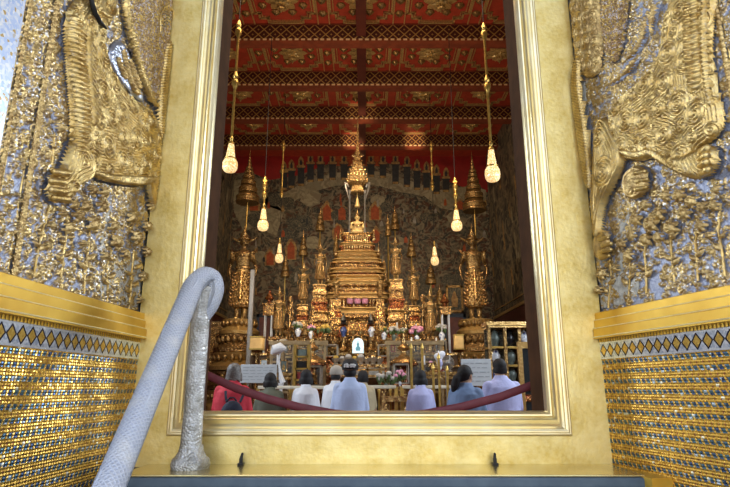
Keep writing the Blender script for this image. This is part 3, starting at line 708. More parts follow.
spray(w, 'flower_spray', 'gold flower spray third from the outer edge of the right wall', [(700, 281), (699, 262), (697, 242), (700, 220)], [(699, 262, -8, -9, 3.5), (699, 258, 9, -10, 3.5), (698, 240, -8, -6, 3)], [(706, 226, 8), (708, 208, 8)])
spray(w, 'flower_spray', 'gold flower spray nearest the outer edge of the right wall', [(727, 276), (724, 252), (720, 232), (722, 205)], [(724, 252, -9, -11, 4), (722, 240, 8, -10, 3), (721, 226, -8, -8, 3)], [(716, 236, 6), (720, 206, 8), (722, 190, 6)])
spray(w, 'flower_spray', 'thick gold flower spray at the middle of the right wall', [(648, 293), (648, 272), (646, 252), (650, 232)], [(648, 272, -8, -9, 3.5), (648, 278, 8, -10, 3.5), (647, 252, -9, -6, 3)], [(650, 240, 9), (656, 224, 11), (640, 220, 9), (650, 206, 8), (664, 238, 7), (636, 236, 7)])
spray(w, 'flower_spray', 'gold leaf spray on bare plaster low on the right wall', [(610, 308), (611, 292), (613, 278), (612, 264)], [(610, 294, -6, -9, 3), (611, 286, 7, -9, 3), (612, 278, -7, -8, 2.5)], [(606, 274, 8), (620, 268, 6), (604, 290, 6)])
spray(w, 'flower_spray', 'gold leaf spray between plaster and mosaic on the right wall', [(630, 300), (631, 284), (632, 268), (630, 250)], [(630, 286, -6, -10, 3), (631, 280, 7, -9, 3), (632, 264, -7, -8, 3)], [(634, 256, 7), (626, 244, 7), (640, 268, 5)])
for q in ([(618, 206), (628, 198), (632, 214), (624, 230), (626, 262), (634, 284), (628, 304), (612, 308), (610, 280), (618, 250), (616, 226)], [(602, 280), (612, 270), (616, 296), (606, 310), (600, 308)], [(634, 272), (642, 280), (638, 298), (630, 298)], [(576, 76), (588, 82), (596, 100), (588, 108), (580, 96)], [(590, 176), (596, 186), (597, 230), (593, 232)]): plaster(w, q)
ornament(WL, bpy.data.objects['wall_portal_left'], .004, .86, ZC+.284, ZC+1.80, densL, 3)
ornament(WR, bpy.data.objects['wall_portal_right'], .004, .84, ZC+.284, ZC+1.80, densR, 4)
# ================================================================== HANDRAIL
hr = T('handrail', 'handrail wrapped in white sheath, hooked over at the top, on brass ledge', 'handrail', (-.612, 2.085, LEDGE))
def H(px, py, Y): v = at(px, py, Y); return v-hr.location
zt = at(207, 280, 2.08).z-LEDGE
m = MB(); r = .040
path = [(0, 0, .05), (0, 0, .2), (.0, 0, zt-.22), (.0, 0, zt-.12), (.004, -.004, zt-.05), (.016, -.008, zt-.02)]
m.tube(path, [.038, .034, .034, .034, .035, .03], 20).build('upright_post', M['bubble'], hr)
m = MB()
E = at(107, 492, 1.38)-hr.location
top = Vector((.012, -.005, zt+.0))
A = Vector((-.012, -.085, zt-.045))
K = [Vector(v) for v in ((.002, .0, zt-.20), (.012, .004, zt-.14), (.034, .010, zt-.085), (.044, .010, zt-.035), (.034, .004, zt+.005), (.012, -.022, zt+.012), (-.003, -.055, zt-.012))]+[A, A.lerp(E, .12)]
path = []
for i in range(1, len(K)-2):
    for t in np.linspace(0, 1, 6, endpoint=False):
        a_, b_, c_, d_ = K[i-1:i+3]; path.append(.5*((2*b_)+(c_-a_)*t+(2*a_-5*b_+4*c_-d_)*t*t+(3*b_-a_-3*c_+d_)*t**3))
nk = len(path)
for t in np.linspace(0, 1.35, 24): path.append(A.lerp(E, t))
uv = []
n = len(path); rr = [float(np.interp(i, [0, 4, 12, nk], [.024, .030, .034, .036])) for i in range(nk)]+[.0368]*24
m.tube(path, rr, 20)
L = 0
for i, p in enumerate(path):
    if i: L += (p-path[i-1]).length
    for k in range(20): uv.append((L/.014, k/20*16))
m.build('sloping_rail', M['sheath'], hr, uvs=uv)
b = MB()
b.tube([A.lerp(E, t)+Vector((.02*math.cos(9*t), 0, 0.036+.004*math.sin(20*t))) for t in np.linspace(0, 1.2, 30)], .0045, 6)
b.build('sheath_seam', M['sheath'], hr)
m = MB().lathe([(.064, 0), (.068, .012), (.064, .030), (.052, .040), (.044, .055), (.039, .08)], seg=22, mod=lambda a: 1+.05*math.sin(5*a)); m.build('base_flange', M['bubble'], hr)
for px, lb in ((241, 'small black door bolt on brass ledge, nearer the handrail'), (495, 'small black door bolt on brass ledge, nearer the right wall')):
    p = at(px, 463, 2.17); t = T('door_bolt', lb, 'bolt', (p.x, 2.17, LEDGE))
    MB().box((0, 0, .004), (.02, .03, .008)).box((0, 0, .014), (.012, .014, .02)).build('base', M['black'], t, 0, .001)
    MB().cap((0, 0, .024), (.002, .006, .038), .0055, .0045).build('pin', M['black'], t)
# ================================================================== HALL SHELL
HX0, HX1, HY0, HY1 = -5.45, 5.10, 2.40, 22.0
HC = ZC+9.45; HBM = ZC+8.96
m = MB().box(((HX0+HX1)/2, (2.27+HY1)/2, -.05), (HX1-HX0+.6, HY1-2.27+.3, .1)); S(m.build('floor', M['floor'], None, 0))
ceil = MB().box(((HX0+HX1)/2, (HY0+HY1)/2, HC+.06), (HX1-HX0+.6, HY1-HY0+.5, .12)).build('ceiling', M['redceil'], None, 0); S(ceil)
m = MB()
m.box(((HX0-.3+XL-.06)/2, 2.33, HC/2), (XL-.06-HX0+.3, .14, HC)).box(((HX1+.3+XR+.06)/2, 2.33, HC/2), (HX1+.3-XR-.06, .14, HC))
m.box(((XL+XR)/2, 2.33, (ZB-.10)/2), (XR-XL+.12, .14, ZB-.10)).box(((XL+XR)/2, 2.33, (HC+ZT+.03)/2), (XR-XL+.12, .14, HC-ZT-.03))
S(m.build('wall_front', M['hallwall'], None, 0))
wl = MB().box((HX0-.1, (HY0+HY1)/2, HC/2), (.2, HY1-HY0+.2, HC)).build('wall_left', M['sidemural'], None, 0); S(wl)
wr = MB().box((HX1+.1, (HY0+HY1)/2, HC/2), (.2, HY1-HY0+.2, HC)).build('wall_right', M['sidemural'], None, 0); S(wr)
wb = MB().box(((HX0+HX1)/2, HY1+.1, HC/2), (HX1-HX0+.4, .2, HC)).build('wall_back', M['mural'], None, 0); S(wb)
for o, x, s in ((wl, HX0, 1), (wr, HX1, -1)):
    MB().box((x+s*.03, (HY0+HY1)/2, ZC+2.62), (.06, HY1-HY0, .10)).box((x+s*.02, (HY0+HY1)/2, ZC+2.9), (.03, HY1-HY0, .03)).build('dado_rail', M['giltline'], o, 0)
    MB().box((x+s*.015, (HY0+HY1)/2, (ZC+2.57)/2), (.03, HY1-HY0, ZC+2.57)).build('wainscot_panel', M['wainscot'], o, 0)
    rr = random.Random(3)
    for k in range(46):                                  # painted tree trunks and pavilions of the side murals
        y = rr.uniform(17.5, 21.9); z = rr.uniform(3.4, 8.4); b = MB(); h_ = rr.uniform(.3, 1.0); w_ = rr.uniform(.04, .13)
        q = [(y-w_, z), (y+w_, z), (y+w_*.7+.1, z+h_), (y+.1, z+h_*1.25), (y-w_*.7+.1, z+h_)]
        b.add([(x+s*.004, a, c) for a, c in q], [(0, 1, 2, 3, 4)]); b.build('painted_tree', M[rr.choice(['ptree', 'pmount', 'pochre', 'ptree', 'pmount'])], o, 0)
YB = HY1-.004
def patch(px, mat, name, dy=0.0):
    P = [at(x, y, YB-dy) for x, y in px]
    return MB().prism([(p.x, p.z) for p in P], YB-dy-.004, YB-dy).build(name, M[mat], wb, 0)
patch([(205, 120), (520, 120), (520, 193), (484, 192), (470, 190), (440, 178), (400, 165), (365, 160), (330, 163), (300, 175), (270, 180), (250, 172), (205, 176)], 'psky', 'painted_sky')
hill = [(268, 196), (286, 192), (308, 180), (330, 174), (357, 170), (384, 172), (402, 178), (420, 184), (440, 190), (470, 186), (486, 190), (486, 214), (462, 212), (440, 208), (424, 196), (400, 192), (380, 186), (357, 184), (334, 186), (312, 192), (296, 200), (284, 212), (262, 204)]
patch([(232, 180), (262, 178), (268, 196), (284, 212), (276, 236), (256, 226), (244, 232), (234, 212)], 'pmount', 'painted_hill', .004)
patch(hill, 'pmount', 'painted_hill', .004)
patch([(333, 166), (336, 152), (346, 147), (368, 147), (378, 151), (381, 166)], 'porange', 'painted_glow', .008)
for x, yt, yb in ((284, 166, 190), (291.5, 164, 188), (301, 161, 186), (310.5, 156, 182), (320.5, 156, 181), (332.5, 152, 180), (344, 150, 180), (371, 150, 177), (383, 153, 178), (395.5, 155, 184), (407, 160, 187), (417, 164, 190), (426.5, 166, 190), (436.5, 169, 194), (446, 172, 192)):
    u = .010; yt = max(yt, 157.5)
    patch([(x-3.2, yb), (x-3.4, yt+8), (x-4.6, yt+7), (x-4.4, yt+4), (x+4.4, yt+4), (x+4.6, yt+7), (x+3.4, yt+8), (x+3.2, yb)], 'pdark', 'painted_pillar', u)
    patch([(x-2.8, yt+4.5), (x-2.8, yt-1), (x-1.4, yt-3.5), (x, yt-5), (x+1.4, yt-3.5), (x+2.8, yt-1), (x+2.8, yt+4.5)], 'pochre', 'painted_throne', u+.004)
    patch([(x-4.2, yt+6.6), (x-4.2, yt+4.6), (x+4.2, yt+4.6), (x+4.2, yt+6.6)], 'pochre', 'painted_band', u+.006)
    patch([(x-2.6, yb), (x-2.8, yb-2.2), (x+2.8, yb-2.2), (x+2.6, yb)], 'pochre', 'painted_band', u+.006)
    patch([(x-1.1, yt+4), (x-1.3, yt+1), (x-.7, yt-.4), (x, yt-2.4), (x+.7, yt-.4), (x+1.3, yt+1), (x+1.1, yt+4)], 'pdark', 'painted_deity', u+.008)
for x, y, w, h, c in ((327, 212, 9, 16, 'porange'), (342, 213, 8, 14, 'porange'), (375, 212, 9, 15, 'porange'), (270, 258, 8, 14, 'porange'), (291, 250, 8, 18, 'porange'), (338, 232, 8, 14, 'porange'), (376, 236, 8, 14, 'porange'), (254, 206, 9, 9, 'porange'), (460, 205, 9, 9, 'porange')):
    patch([(x-w*.65, y+h*.55), (x-w*.75, y-h*.1), (x-w*.5, y-h*.4), (x, y-h*.75), (x+w*.5, y-h*.4), (x+w*.75, y-h*.1), (x+w*.65, y+h*.55)], 'pochre', 'painted_shrine', .006)
    patch([(x-w*.45, y+h*.5), (x-w*.45, y-h*.2), (x, y-h*.5), (x+w*.45, y-h*.2), (x+w*.45, y+h*.5)], c, 'painted_doorway', .010)
rr = random.Random(11)
for k in range(64):
    x, y = rr.uniform(236, 488), rr.uniform(198, 300)
    if k < 14: y = rr.uniform(190, 204); x = 262+k*16.5
    r = rr.uniform(5, 12); a = [(x+r*(.75+.3*rr.random())*math.cos(t), y+r*(.6+.3*rr.random())*math.sin(t)) for t in np.linspace(0, 2*PI, 11, endpoint=False)]
    patch(a, rr.choice(['ptree', 'ptree', 'ptree', 'pmount', 'mural']), 'painted_tree', .002+.0001*k)
for k in range(50):
    x, y = rr.uniform(238, 486), rr.uniform(196, 292); w_, h_ = rr.uniform(.8, 2), rr.uniform(2, 5)
    patch([(x-w_, y+h_), (x+w_, y+h_), (x+w_*.8, y-h_*.4), (x, y-h_), (x-w_*.8, y-h_*.4)], rr.choice(['pwhite', 'pochre', 'pdark', 'porange', 'pwhite']), 'painted_figure', .012+.0001*k)
def backpanel(x0, x1, y0, y1, name, label):
    a, b = at(x0, y1, 20.5), at(x1, y0, 20.5); t = T(name, label, 'panel', ((a.x+b.x)/2, 20.5, 0)); w, zt = b.x-a.x, b.z
    MB().box((0, 0, zt/2), (w, .08, zt)).build('panel', M['redwood'], t, 0)
    MB().box((0, -.05, zt-.06), (w+.12, .06, .12)).box((-w/2, -.05, zt/2), (.10, .06, zt)).box((w/2, -.05, zt/2), (.10, .06, zt)).build('frame', M['darkobj'], t, 0)
backpanel(257, 272, 314, 345, 'wooden_screen', 'dark red wooden screen behind the left standing statue')
backpanel(446, 464, 314, 345, 'wooden_screen', 'dark red wooden screen behind the right standing statue')
a, b = at(447, 312, 20.3), at(463, 285, 20.3); t = T('framed_picture', 'dark framed picture left of the right standing statue', 'picture', ((a.x+b.x)/2, 20.45, (a.z)))
w, h_ = b.x-a.x, b.z-a.z
MB().box((0, 0, h_/2), (w, .06, h_)).build('canvas', M['ptree'], t, 0)
MB().box((0, -.04, .04), (w, .06, .08)).box((0, -.04, h_-.04), (w, .06, .08)).box((-w/2+.04, -.04, h_/2), (.08, .06, h_)).box((w/2-.04, -.04, h_/2), (.08, .06, h_)).build('frame', M['pgold'], t, 0)
MB().prism([(-.1, .2), (-.12, .5), (-.05, .72), (0, .8), (.05, .72), (.12, .5), (.1, .2)], -.045, -.03).build('painted_figure', M['pochre'], t, 0)
# ------------------------------------------------------------------ ceiling: beams, coffers, rosettes
BY = [10.85, 13.10, 15.40, 17.62, 19.85]
for y in BY:
    b = MB().box(((HX0+HX1)/2, y+.17, (HC+HBM)/2), (HX1-HX0, .34, HC-HBM)).build('beam', M['diaper'], ceil, 0)
    MB().box(((HX0+HX1)/2, y+.17, HBM-.012), (HX1-HX0, .36, .024)).build('soffit', M['soffit'], b, 0)
    MB().box(((HX0+HX1)/2, y-.012, HBM+.01), (HX1-HX0, .02, .05)).build('gilt_edge', M['giltdash'], b, 0)
    MB().box(((HX0+HX1)/2, y-.012, HC-.02), (HX1-HX0, .02, .04)).build('gilt_edge', M['soffit'], b, 0)
lb = MB().box((-.10, (HY0+HY1)/2, (HC+HBM+.12)/2), (.26, HY1-HY0, HC-HBM-.12)).build('beam', M['wainscot'], ceil, 0)
def lotus(r, small=False):
    b = MB(); n = 8
    if small:
        b.lathe([(r, 0), (r*.95, -.03), (r*.6, -.05), (r*.35, -.09), (.01, -.13)], seg=12, mod=lambda a: 1+.08*math.cos(6*a))
    else:
        for k, (q, h) in enumerate(((1, .03), (.75, .09), (.5, .16), (.28, .24))):
            b.lathe([(r*q*.6, 0), (r*q, -h*.8), (r*q*.85, -h), (r*q*.3, -h-.02)], seg=32, mod=lambda a, k=k: 1+.16*math.cos(n*a+k*PI))
        b.lathe([(r*.12, -.2), (r*.10, -.28), (.01, -.36)], seg=10)
    return b
big = lotus(.37).build('rosette', M['giltline'], ceil); sm = lotus(.115, True).build('rosette', M['pgold'], ceil)
nb = ns = 0
STEP = [(.80, -.42), (.80, .42), (.66, .42), (.66, .60), (.46, .60), (.46, .76), (-.46, .76), (-.46, .60), (-.66, .60), (-.66, .42), (-.80, .42), (-.80, -.42), (-.66, -.42), (-.66, -.60), (-.46, -.60), (-.46, -.76), (.46, -.76), (.46, -.60), (.66, -.60), (.66, -.42)]
for gi, (y0, y1) in enumerate(zip(BY[:-1], BY[1:])):
    yc = (y0+.34+y1)/2; hy = (y1-y0-.34)/2
    for ci in (-2, -1, 0, 1, 2):
        xc = -.10+ci*2.0
        o = big if nb == 0 else big.copy()
        if nb: COL.objects.link(o); o.parent = ceil
        nb += 1; o.location = (xc, yc, HC)
        b = MB(); Q = STEP
        for i in range(len(Q)):
            (ax, ay), (bx, by) = Q[i], Q[(i+1) % len(Q)]
            for s_ in (1.0, .90):
                A = (xc+ax*s_, yc+ay*1.14*s_*hy/.95); B_ = (xc+bx*s_, yc+by*1.14*s_*hy/.95)
                b.box(((A[0]+B_[0])/2, (A[1]+B_[1])/2, HC-.02), (abs(A[0]-B_[0])+(.05 if s_ == 1 else .02), abs(A[1]-B_[1])+(.05 if s_ == 1 else .02), .04))
        b.build('coffer_outline', M['giltline'], ceil, 0)
        if gi < 3 and abs(ci) < 2:
            for k in range(8):
                a = 2*PI*(k+.5)/8; o = sm if ns == 0 else sm.copy()
                if ns: COL.objects.link(o); o.parent = ceil
                ns += 1; o.location = (xc+.56*math.cos(a), yc+.48*math.sin(a), HC)
    for ci in (-2, -1, 0, 1):
        xb = -.10+(ci+.5)*2.0
        b = MB()
        for s_ in (-.15, .15): b.box((xb+s_, yc, HC-.015), (.03, hy*2, .03))
        b.build('gilt_strip', M['giltline'], ceil, 0)
        if gi < 3 and ns < 98:
            for k in (-1, 0, 1):
                if ns >= 98: break
                o = sm.copy(); COL.objects.link(o); o.parent = ceil; ns += 1; o.location = (xb, yc+k*.5, HC)
# ================================================================== ALTAR
# dais the altar stands on
dz1, dz2 = 1.40, 1.80
t = T('altar_dais', 'wide gilded stepped dais carrying the whole altar', 'dais', (-.2, 15.4, 0))
MB().box((0, .1, dz1/2), (4.9, 4.4, dz1)).build('lower_step', M['daiswood'], t, 0)
MB().box((0, .45, (dz1+dz2)/2), (4.3, 3.7, dz2-dz1)).build('upper_step', M['daiswood'], t, 0)
m = MB()
for z, dx, y0 in ((dz1-.03, 2.5, -2.1), (dz2-.03, 2.2, -1.40), (dz1+.04, 2.2, -1.40), (dz1-.30, 2.5, -2.1)):
    m.box((0, y0, z), (2*dx, .10, .06))
m.build('gilt_moulding', M['agold2'], t, 0)
def supp(Y):
    return dz2+.003 if Y >= 14.0 else (dz1+.003 if Y >= 13.3 else 0.0)
def fit(Y, px, yb, sup=None):
    p = at(px, yb, Y); z0 = supp(Y) if sup is None else sup
    return p, z0
def tiered(m, tiers, plan='sq', sy=1.0):
    """tiers: (r_bottom, r_top, z0, z1) -> moulded pedestal courses with lips"""
    for r0, r1, z0, z1 in tiers:
        h = z1-z0
        m.lathe([(r0*1.0, z0), (r0*1.0, z0+h*.16), (r0*.95, z0+h*.22), (r1*.90, z0+h*.40), (r1*.90, z0+h*.66), (r1*.97, z0+h*.78), (r1*1.03, z0+h*.84), (r1*1.03, z1)], plan=plan, sy=sy)
# ------------------------------------------------------------------ central throne
Y0 = 15.2; cx = at(357, 300, Y0).x
thr = T('throne', 'tall stepped golden throne at the centre of the altar', 'throne', (cx, Y0, dz2))
def tz(py): return zz(py, Y0)-dz2
def tr(wpx, py): return wpx/2*mp(Y0, py)
T_ = [(66, 63, 338, 316, 'agold'), (66, 68, 316, 310, 'band'), (48, 46, 310, 301, 'redgold'), (64, 66, 301, 296, 'band'), (62, 60, 296, 287, 'agold'), (60, 64, 287, 284.5, 'band'), (55, 53, 284.5, 277.5, 'band'), (50, 50, 277.5, 275.5, 'redgold'),
      (55, 52, 275.5, 271, 'band'), (51, 50, 271, 264.5, 'agold'), (49, 47, 264.5, 261.5, 'band'), (45, 44, 261.5, 257.5, 'band'), (40, 40, 257.5, 256.5, 'redgold'), (42, 40, 256.5, 253.5, 'band'), (36, 35, 253.5, 247.8, 'redgold'), (35, 33, 247.8, 244.5, 'band'), (28, 28, 244.5, 238, 'redgold'), (31, 31, 238, 235, 'agold2')]
for wb_, wt_, y1, y0, mt in T_:
    m = MB(); tiered(m, [(tr(wb_, y1), tr(wt_, y0), tz(y1), tz(y0))], plan='thr', sy=.6); o = m.build('tier', M[mt], thr, 25)
    if mt == 'band' and y1-y0 > 3.2:                     # thin beaded lines along each bright course
        r = tr((wb_+wt_)/2, y0); b = MB()
        for zz_ in (tz(y0)-.018, tz(y1)+.018): b.box((0, -r*.6*1.0, zz_), (r*1.44, .03, .016))
        b.build('gilt_edging', M['agold2'], o, 0)
    if mt == 'redgold' and y1-y0 > 4:
        r = tr(wt_, y0); b = MB(); n = 11
        for i in range(n):
            x = -r*.70+1.4*r*i/(n-1); h = tz(y0)-tz(y1); b.lathe([(.035, 0), (.045, h*.2), (.02, h*.45), (.035, h*.7), (.04, h*.95)], (x, -r*.6*.97, tz(y1)), 7)
        b.build('figure_pattern', M['agold2'], o)
for sx in (-1, 1):                                       # little finials on the throne corners
    for py, w_ in ((284, 62), (258, 46), (243, 36)):
        b = MB(); r = .05; z = tz(py)
        b.lathe([(r, 0), (r*1.2, .04), (r*.5, .09), (r*.8, .14), (r*.3, .22), (.005, .36)], (sx*tr(w_, py)*.92, -tr(w_, py)*.55, z), 8)
        b.build('corner_finial', M['agold2'], thr)
z0 = tz(235); zr = tz(193)
can = MB()
b = MB(); hw = .34
for sx in (-1, 1):
    for sy in (-1, 1): MB().lathe([(.035, 0), (.035, .08), (.02, .12), (.02, zr-z0-.1), (.036, zr-z0-.04), (.04, zr-z0)], (sx*.215, sy*.235, z0), 8).build("canopy_post", M['silver'], thr)
roof = [(5.5, 193.5), (6.5, 192.5), (5.8, 191), (5.8, 187), (7, 186.4), (9.8, 184.5), (10.2, 183.2), (8.2, 181.5), (9.0, 178.8), (9.2, 178), (7, 176), (7.4, 173.6), (7.6, 172.8), (5.6, 170.8), (5.9, 168.6), (6, 168), (4.3, 166), (4.5, 164), (4.6, 163.4), (3.2, 161.5), (3.1, 158), (2.2, 156), (2.3, 153), (1.4, 150), (1.5, 147.5), (.9, 145), (.9, 138), (1.3, 136.5), (.7, 134), (.6, 127), (.9, 125.5), (.45, 123), (.3, 118)]
MB().lathe([(r*mp(Y0, y), tz(y)) for r, y in roof], plan='sq').build('canopy_roof', M['sgold'], thr, 25)
m = MB()
for r, y in ((9.8, 184), (9, 178.4), (7.4, 173), (5.8, 168), (4.4, 163.4)):
    q = r*mp(Y0, y)
    for i in range(7):
        x = -q+2*q*i/6; m.lathe([(.022, 0), (.018, .03), (.004, .07)], (x, -q*1.02, tz(y)), 6)
m.build('roof_trim', M['agold2'], thr)
m = MB()
for sx in (-1, 1):
    for k in range(4): m.cap((sx*(.03+.02*k), -.08, tz(158)), (sx*(.09+.03*k), -.08, tz(158)+.16-.035*k), .018, .005, 6)
m.build('spire_trim', M['agold2'], thr)
for sx in (-1, 1):                                       # silvery winged brackets under the eaves
    m = MB(); P = [(sx*.24, .1, tz(189)), (sx*.30, .1, tz(186)), (sx*.36, .1, tz(184)), (sx*.33, .1, tz(189)), (sx*.27, .1, tz(196)), (sx*.22, .1, tz(203))]
    m.tube([(x, -.26+y, z) for x, y, z in P], [.02, .04, .012, .035, .025, .01], 7); m.build('eave_bracket', M['silver'], thr)
t = T('hanging_parasol', 'small bright gold parasol hanging over the enthroned figure', 'parasol', (cx, Y0, zz(207, Y0)))
h_ = zz(193, Y0)-zz(207, Y0)
MB().lathe([(.075, 0), (.08, .03), (.055, .10), (.06, .12), (.04, .18), (.045, .2), (.025, .26), (.012, .3), (.01, h_-.0)], seg=12).build('tiers', M['buddha'], t)
# seated image
def seated(name, label, loc, s, mat, cat='statue'):
    t = T(name, label, cat, loc)
    b = MB()
    b.ell((0, 0, .10), (.30, .22, .10), 16, 8); b.cap((-.2, -.12, .09), (.16, -.2, .10), .08, .07); b.cap((.2, -.12, .09), (-.16, -.2, .10), .08, .07)
    b.lathe([(.17, .08), (.155, .2), (.15, .28), (.185, .40), (.20, .47), (.15, .53), (.06, .56), (.055, .62)], sy=.65, seg=16)
    for sx in (-1, 1):
        b.cap((sx*.19, 0, .47), (sx*.235, -.03, .27), .06, .048); b.cap((sx*.235, -.03, .27), (sx*.05, -.19, .19), .046, .035)
        for k in range(4): b.cap((sx*(.06-.02*k), -.20, .185+.004*k), (sx*(-.01-.02*k), -.215, .18+.004*k), .014, .011, 7)
        b.cap((sx*.05, -.18, .2), (sx*.02, -.2, .215), .013, .011, 7)
        b.ell((sx*.085, .0, .70), (.016, .03, .055), 8, 6)
    b.ell((0, -.01, .70), (.082, .09, .11), 14, 10); b.cap((0, -.09, .705), (0, -.105, .685), .014, .017, 7)
    b.build('body', M[mat], t, remesh=.011)
    m = MB()
    for sx in (-1, 1): m.ell((sx*.035, -.085, .715), (.018, .008, .007), 8, 5)
    m.ell((0, -.088, .655), (.024, .008, .007), 8, 5)
    m.build('face_pattern', M['darkobj'], t)
    b = MB().lathe([(.092, .74), (.098, .76), (.088, .79), (.07, .82), (.075, .84), (.05, .88), (.054, .895), (.032, .94), (.035, .955), (.015, 1.02), (.004, 1.14)], seg=14); b.build('crown', M['agold2'], t)
    b = MB()
    for sx in (-1, 1):
        b.tube([(sx*.19, -.03, .50), (sx*.24, -.02, .545), (sx*.29, 0, .56)], [.05, .03, .006], 8)
        b.tube([(sx*.20, -.05, .44), (sx*.10, -.14, .38), (sx*.0, -.16, .30)], [.022, .026, .03], 8)
    b.lathe([(.20, .36), (.205, .38), (.19, .40)], sy=.68); b.build('regalia', M['agold2'], t)
    t.scale = (s,)*3
    return t
s0 = (zz(207.5, Y0)-zz(235, Y0))/1.14
bud = seated('buddha_statue', 'seated Buddha in bright golden robe under the canopy of the central throne', (cx, Y0, zz(235, Y0)+.006), s0, 'buddha')
bud.scale = (s0*1.08, s0*.9, s0)
# ------------------------------------------------------------------ standing crowned figures
def standing(name, label, mat='sgold'):
    """3 m tall crowned standing figure, palms raised, flame-edged skirt; base at its feet"""
    t = T(name, label, 'statue', (0, 0, 0))
    b = MB()
    for sx in (-1, 1):
        b.cap((sx*.10, -.10, .05), (sx*.11, .08, .06), .055, .06); b.cap((sx*.10, .03, .07), (sx*.11, .03, .55), .062, .085)
        for k in range(4): b.cap((sx*(.065+.024*k), -.14, .035), (sx*(.065+.024*k), -.17, .03), .016, .014, 6)
    b.lathe([(.16, .36), (.25, .38), (.285, .46), (.27, .75), (.235, 1.1), (.19, 1.42), (.165, 1.56), (.175, 1.64), (.205, 1.80), (.235, 1.98), (.225, 2.08), (.14, 2.15), (.068, 2.19), (.062, 2.30)], sy=.62, seg=22)
    for sx in (-1, 1):
        b.cap((sx*.235, 0, 2.04), (sx*.325, .02, 1.72), .07, .055); b.cap((sx*.325, .02, 1.72), (sx*.275, -.22, 1.84), .052, .042)
        b.cap((sx*.275, -.23, 1.84), (sx*.275, -.25, 1.94), .038, .042)
        for k in range(4): b.cap((sx*(.245+.020*k), -.255, 1.96), (sx*(.243+.021*k), -.26, 2.06-.012*abs(k-1)), .0145, .012, 7)
        b.cap((sx*.24, -.25, 1.90), (sx*.205, -.26, 1.97), .016, .012, 7)
        b.ell((sx*.115, 0, 2.40), (.02, .035, .08), 8, 6)
    b.ell((0, -.01, 2.42), (.115, .125, .155), 16, 10); b.cap((0, -.13, 2.42), (0, -.145, 2.395), .018, .022, 7)
    b.build('body', M[mat], t, remesh=.016)
    m = MB()
    for sx in (-1, 1): m.ell((sx*.05, -.122, 2.445), (.026, .012, .010), 8, 5)
    m.ell((0, -.125, 2.35), (.034, .012, .011), 8, 5); m.build('face_pattern', M['darkobj'], t)
    b = MB().lathe([(.135, 2.47), (.175, 2.49), (.18, 2.515), (.13, 2.54), (.11, 2.58), (.12, 2.60), (.085, 2.65), (.09, 2.67), (.055, 2.74), (.058, 2.76), (.028, 2.85), (.006, 3.0)], seg=16)
    b.build('crown', M['agold2'], t)
    for sx in (-1, 1):
        b = MB(); b.tube([(sx*.13, 0, 2.40), (sx*.19, 0, 2.46), (sx*.27, .0, 2.50), (sx*.33, 0, 2.58)], [.02, .045, .035, .006], 7)
        b.build('crown_flare', M['sgold'], t)
    for sx in (-1, 1):                                   # flame scallops down each side of the skirt and at the sleeves
        b = MB()
        for k in range(10):
            z = .44+.105*k; x = .265-.0085*k
            b.tube([(sx*(x-.06), -.08, z), (sx*(x+.02), -.10, z+.02), (sx*(x+.075), -.09, z+.095)], [.045, .042, .006], 7)
        b.build('skirt_edging', M['agold'], t); b = MB()
        b.tube([(sx*.26, -.02, 2.06), (sx*.33, -.01, 2.12), (sx*.40, 0, 2.18)], [.065, .04, .006], 8)
        b.tube([(sx*.33, .02, 1.72), (sx*.37, .02, 1.58), (sx*.345, .0, 1.36), (sx*.30, 0, 1.2)], [.045, .045, .03, .01], 8)
        b.build('sleeve_flare', M['agold'], t)
    b = MB()
    for j_, z in enumerate(np.arange(.46, 1.5, .105)):
        q = np.interp(z, [.46, .75, 1.1, 1.42, 1.6], [.285, .27, .235, .19, .165])
        for k in range(6):
            a = -PI/2+(k-2.5+.5*(j_ % 2))*.40; b.tube([(q*.98*math.cos(a), q*.61*math.sin(a), z+.06), (q*1.05*math.cos(a), q*.655*math.sin(a), z), (q*1.02*math.cos(a), q*.64*math.sin(a), z-.035)], [.008, .036, .006], 6)
    b.build('skirt_pattern', M['agold2'], t)
    b = MB().lathe([(.175, 1.54), (.20, 1.56), (.20, 1.62), (.18, 1.64)], sy=.66).lathe([(.235, 1.94), (.25, 1.98), (.235, 2.06), (.15, 2.14)], sy=.66)
    b.tube([(-.18, -.11, 2.06), (0, -.165, 1.93), (.18, -.11, 2.06)], .026, 8); b.tube([(0, -.12, 1.55), (0, -.165, 1.2), (0, -.20, .6)], [.03, .045, .06], 8)
    b.build('collar_trim', M['agold2'], t)
    return t
def place_statue(src, px, yb, yt, Y, label, first=False, group=None, rz=0):
    p = at(px, yb, Y); s = (zz(yt, Y)-p.z)/3.0
    if first: o = src; o.location = p; o['label'] = label
    else: o = dup(src, p, label)
    o.scale = (s*1.12, s, s); o.rotation_euler[2] = rz
    return p
YS = 16.3
stat = standing('standing_statue', '')
pL = place_statue(stat, 240, 320, 224, YS, 'large standing crowned gold statue under the left tiered parasol', True)
pR = place_statue(stat, 476, 320, 224, YS, 'large standing crowned gold statue under the right tiered parasol')
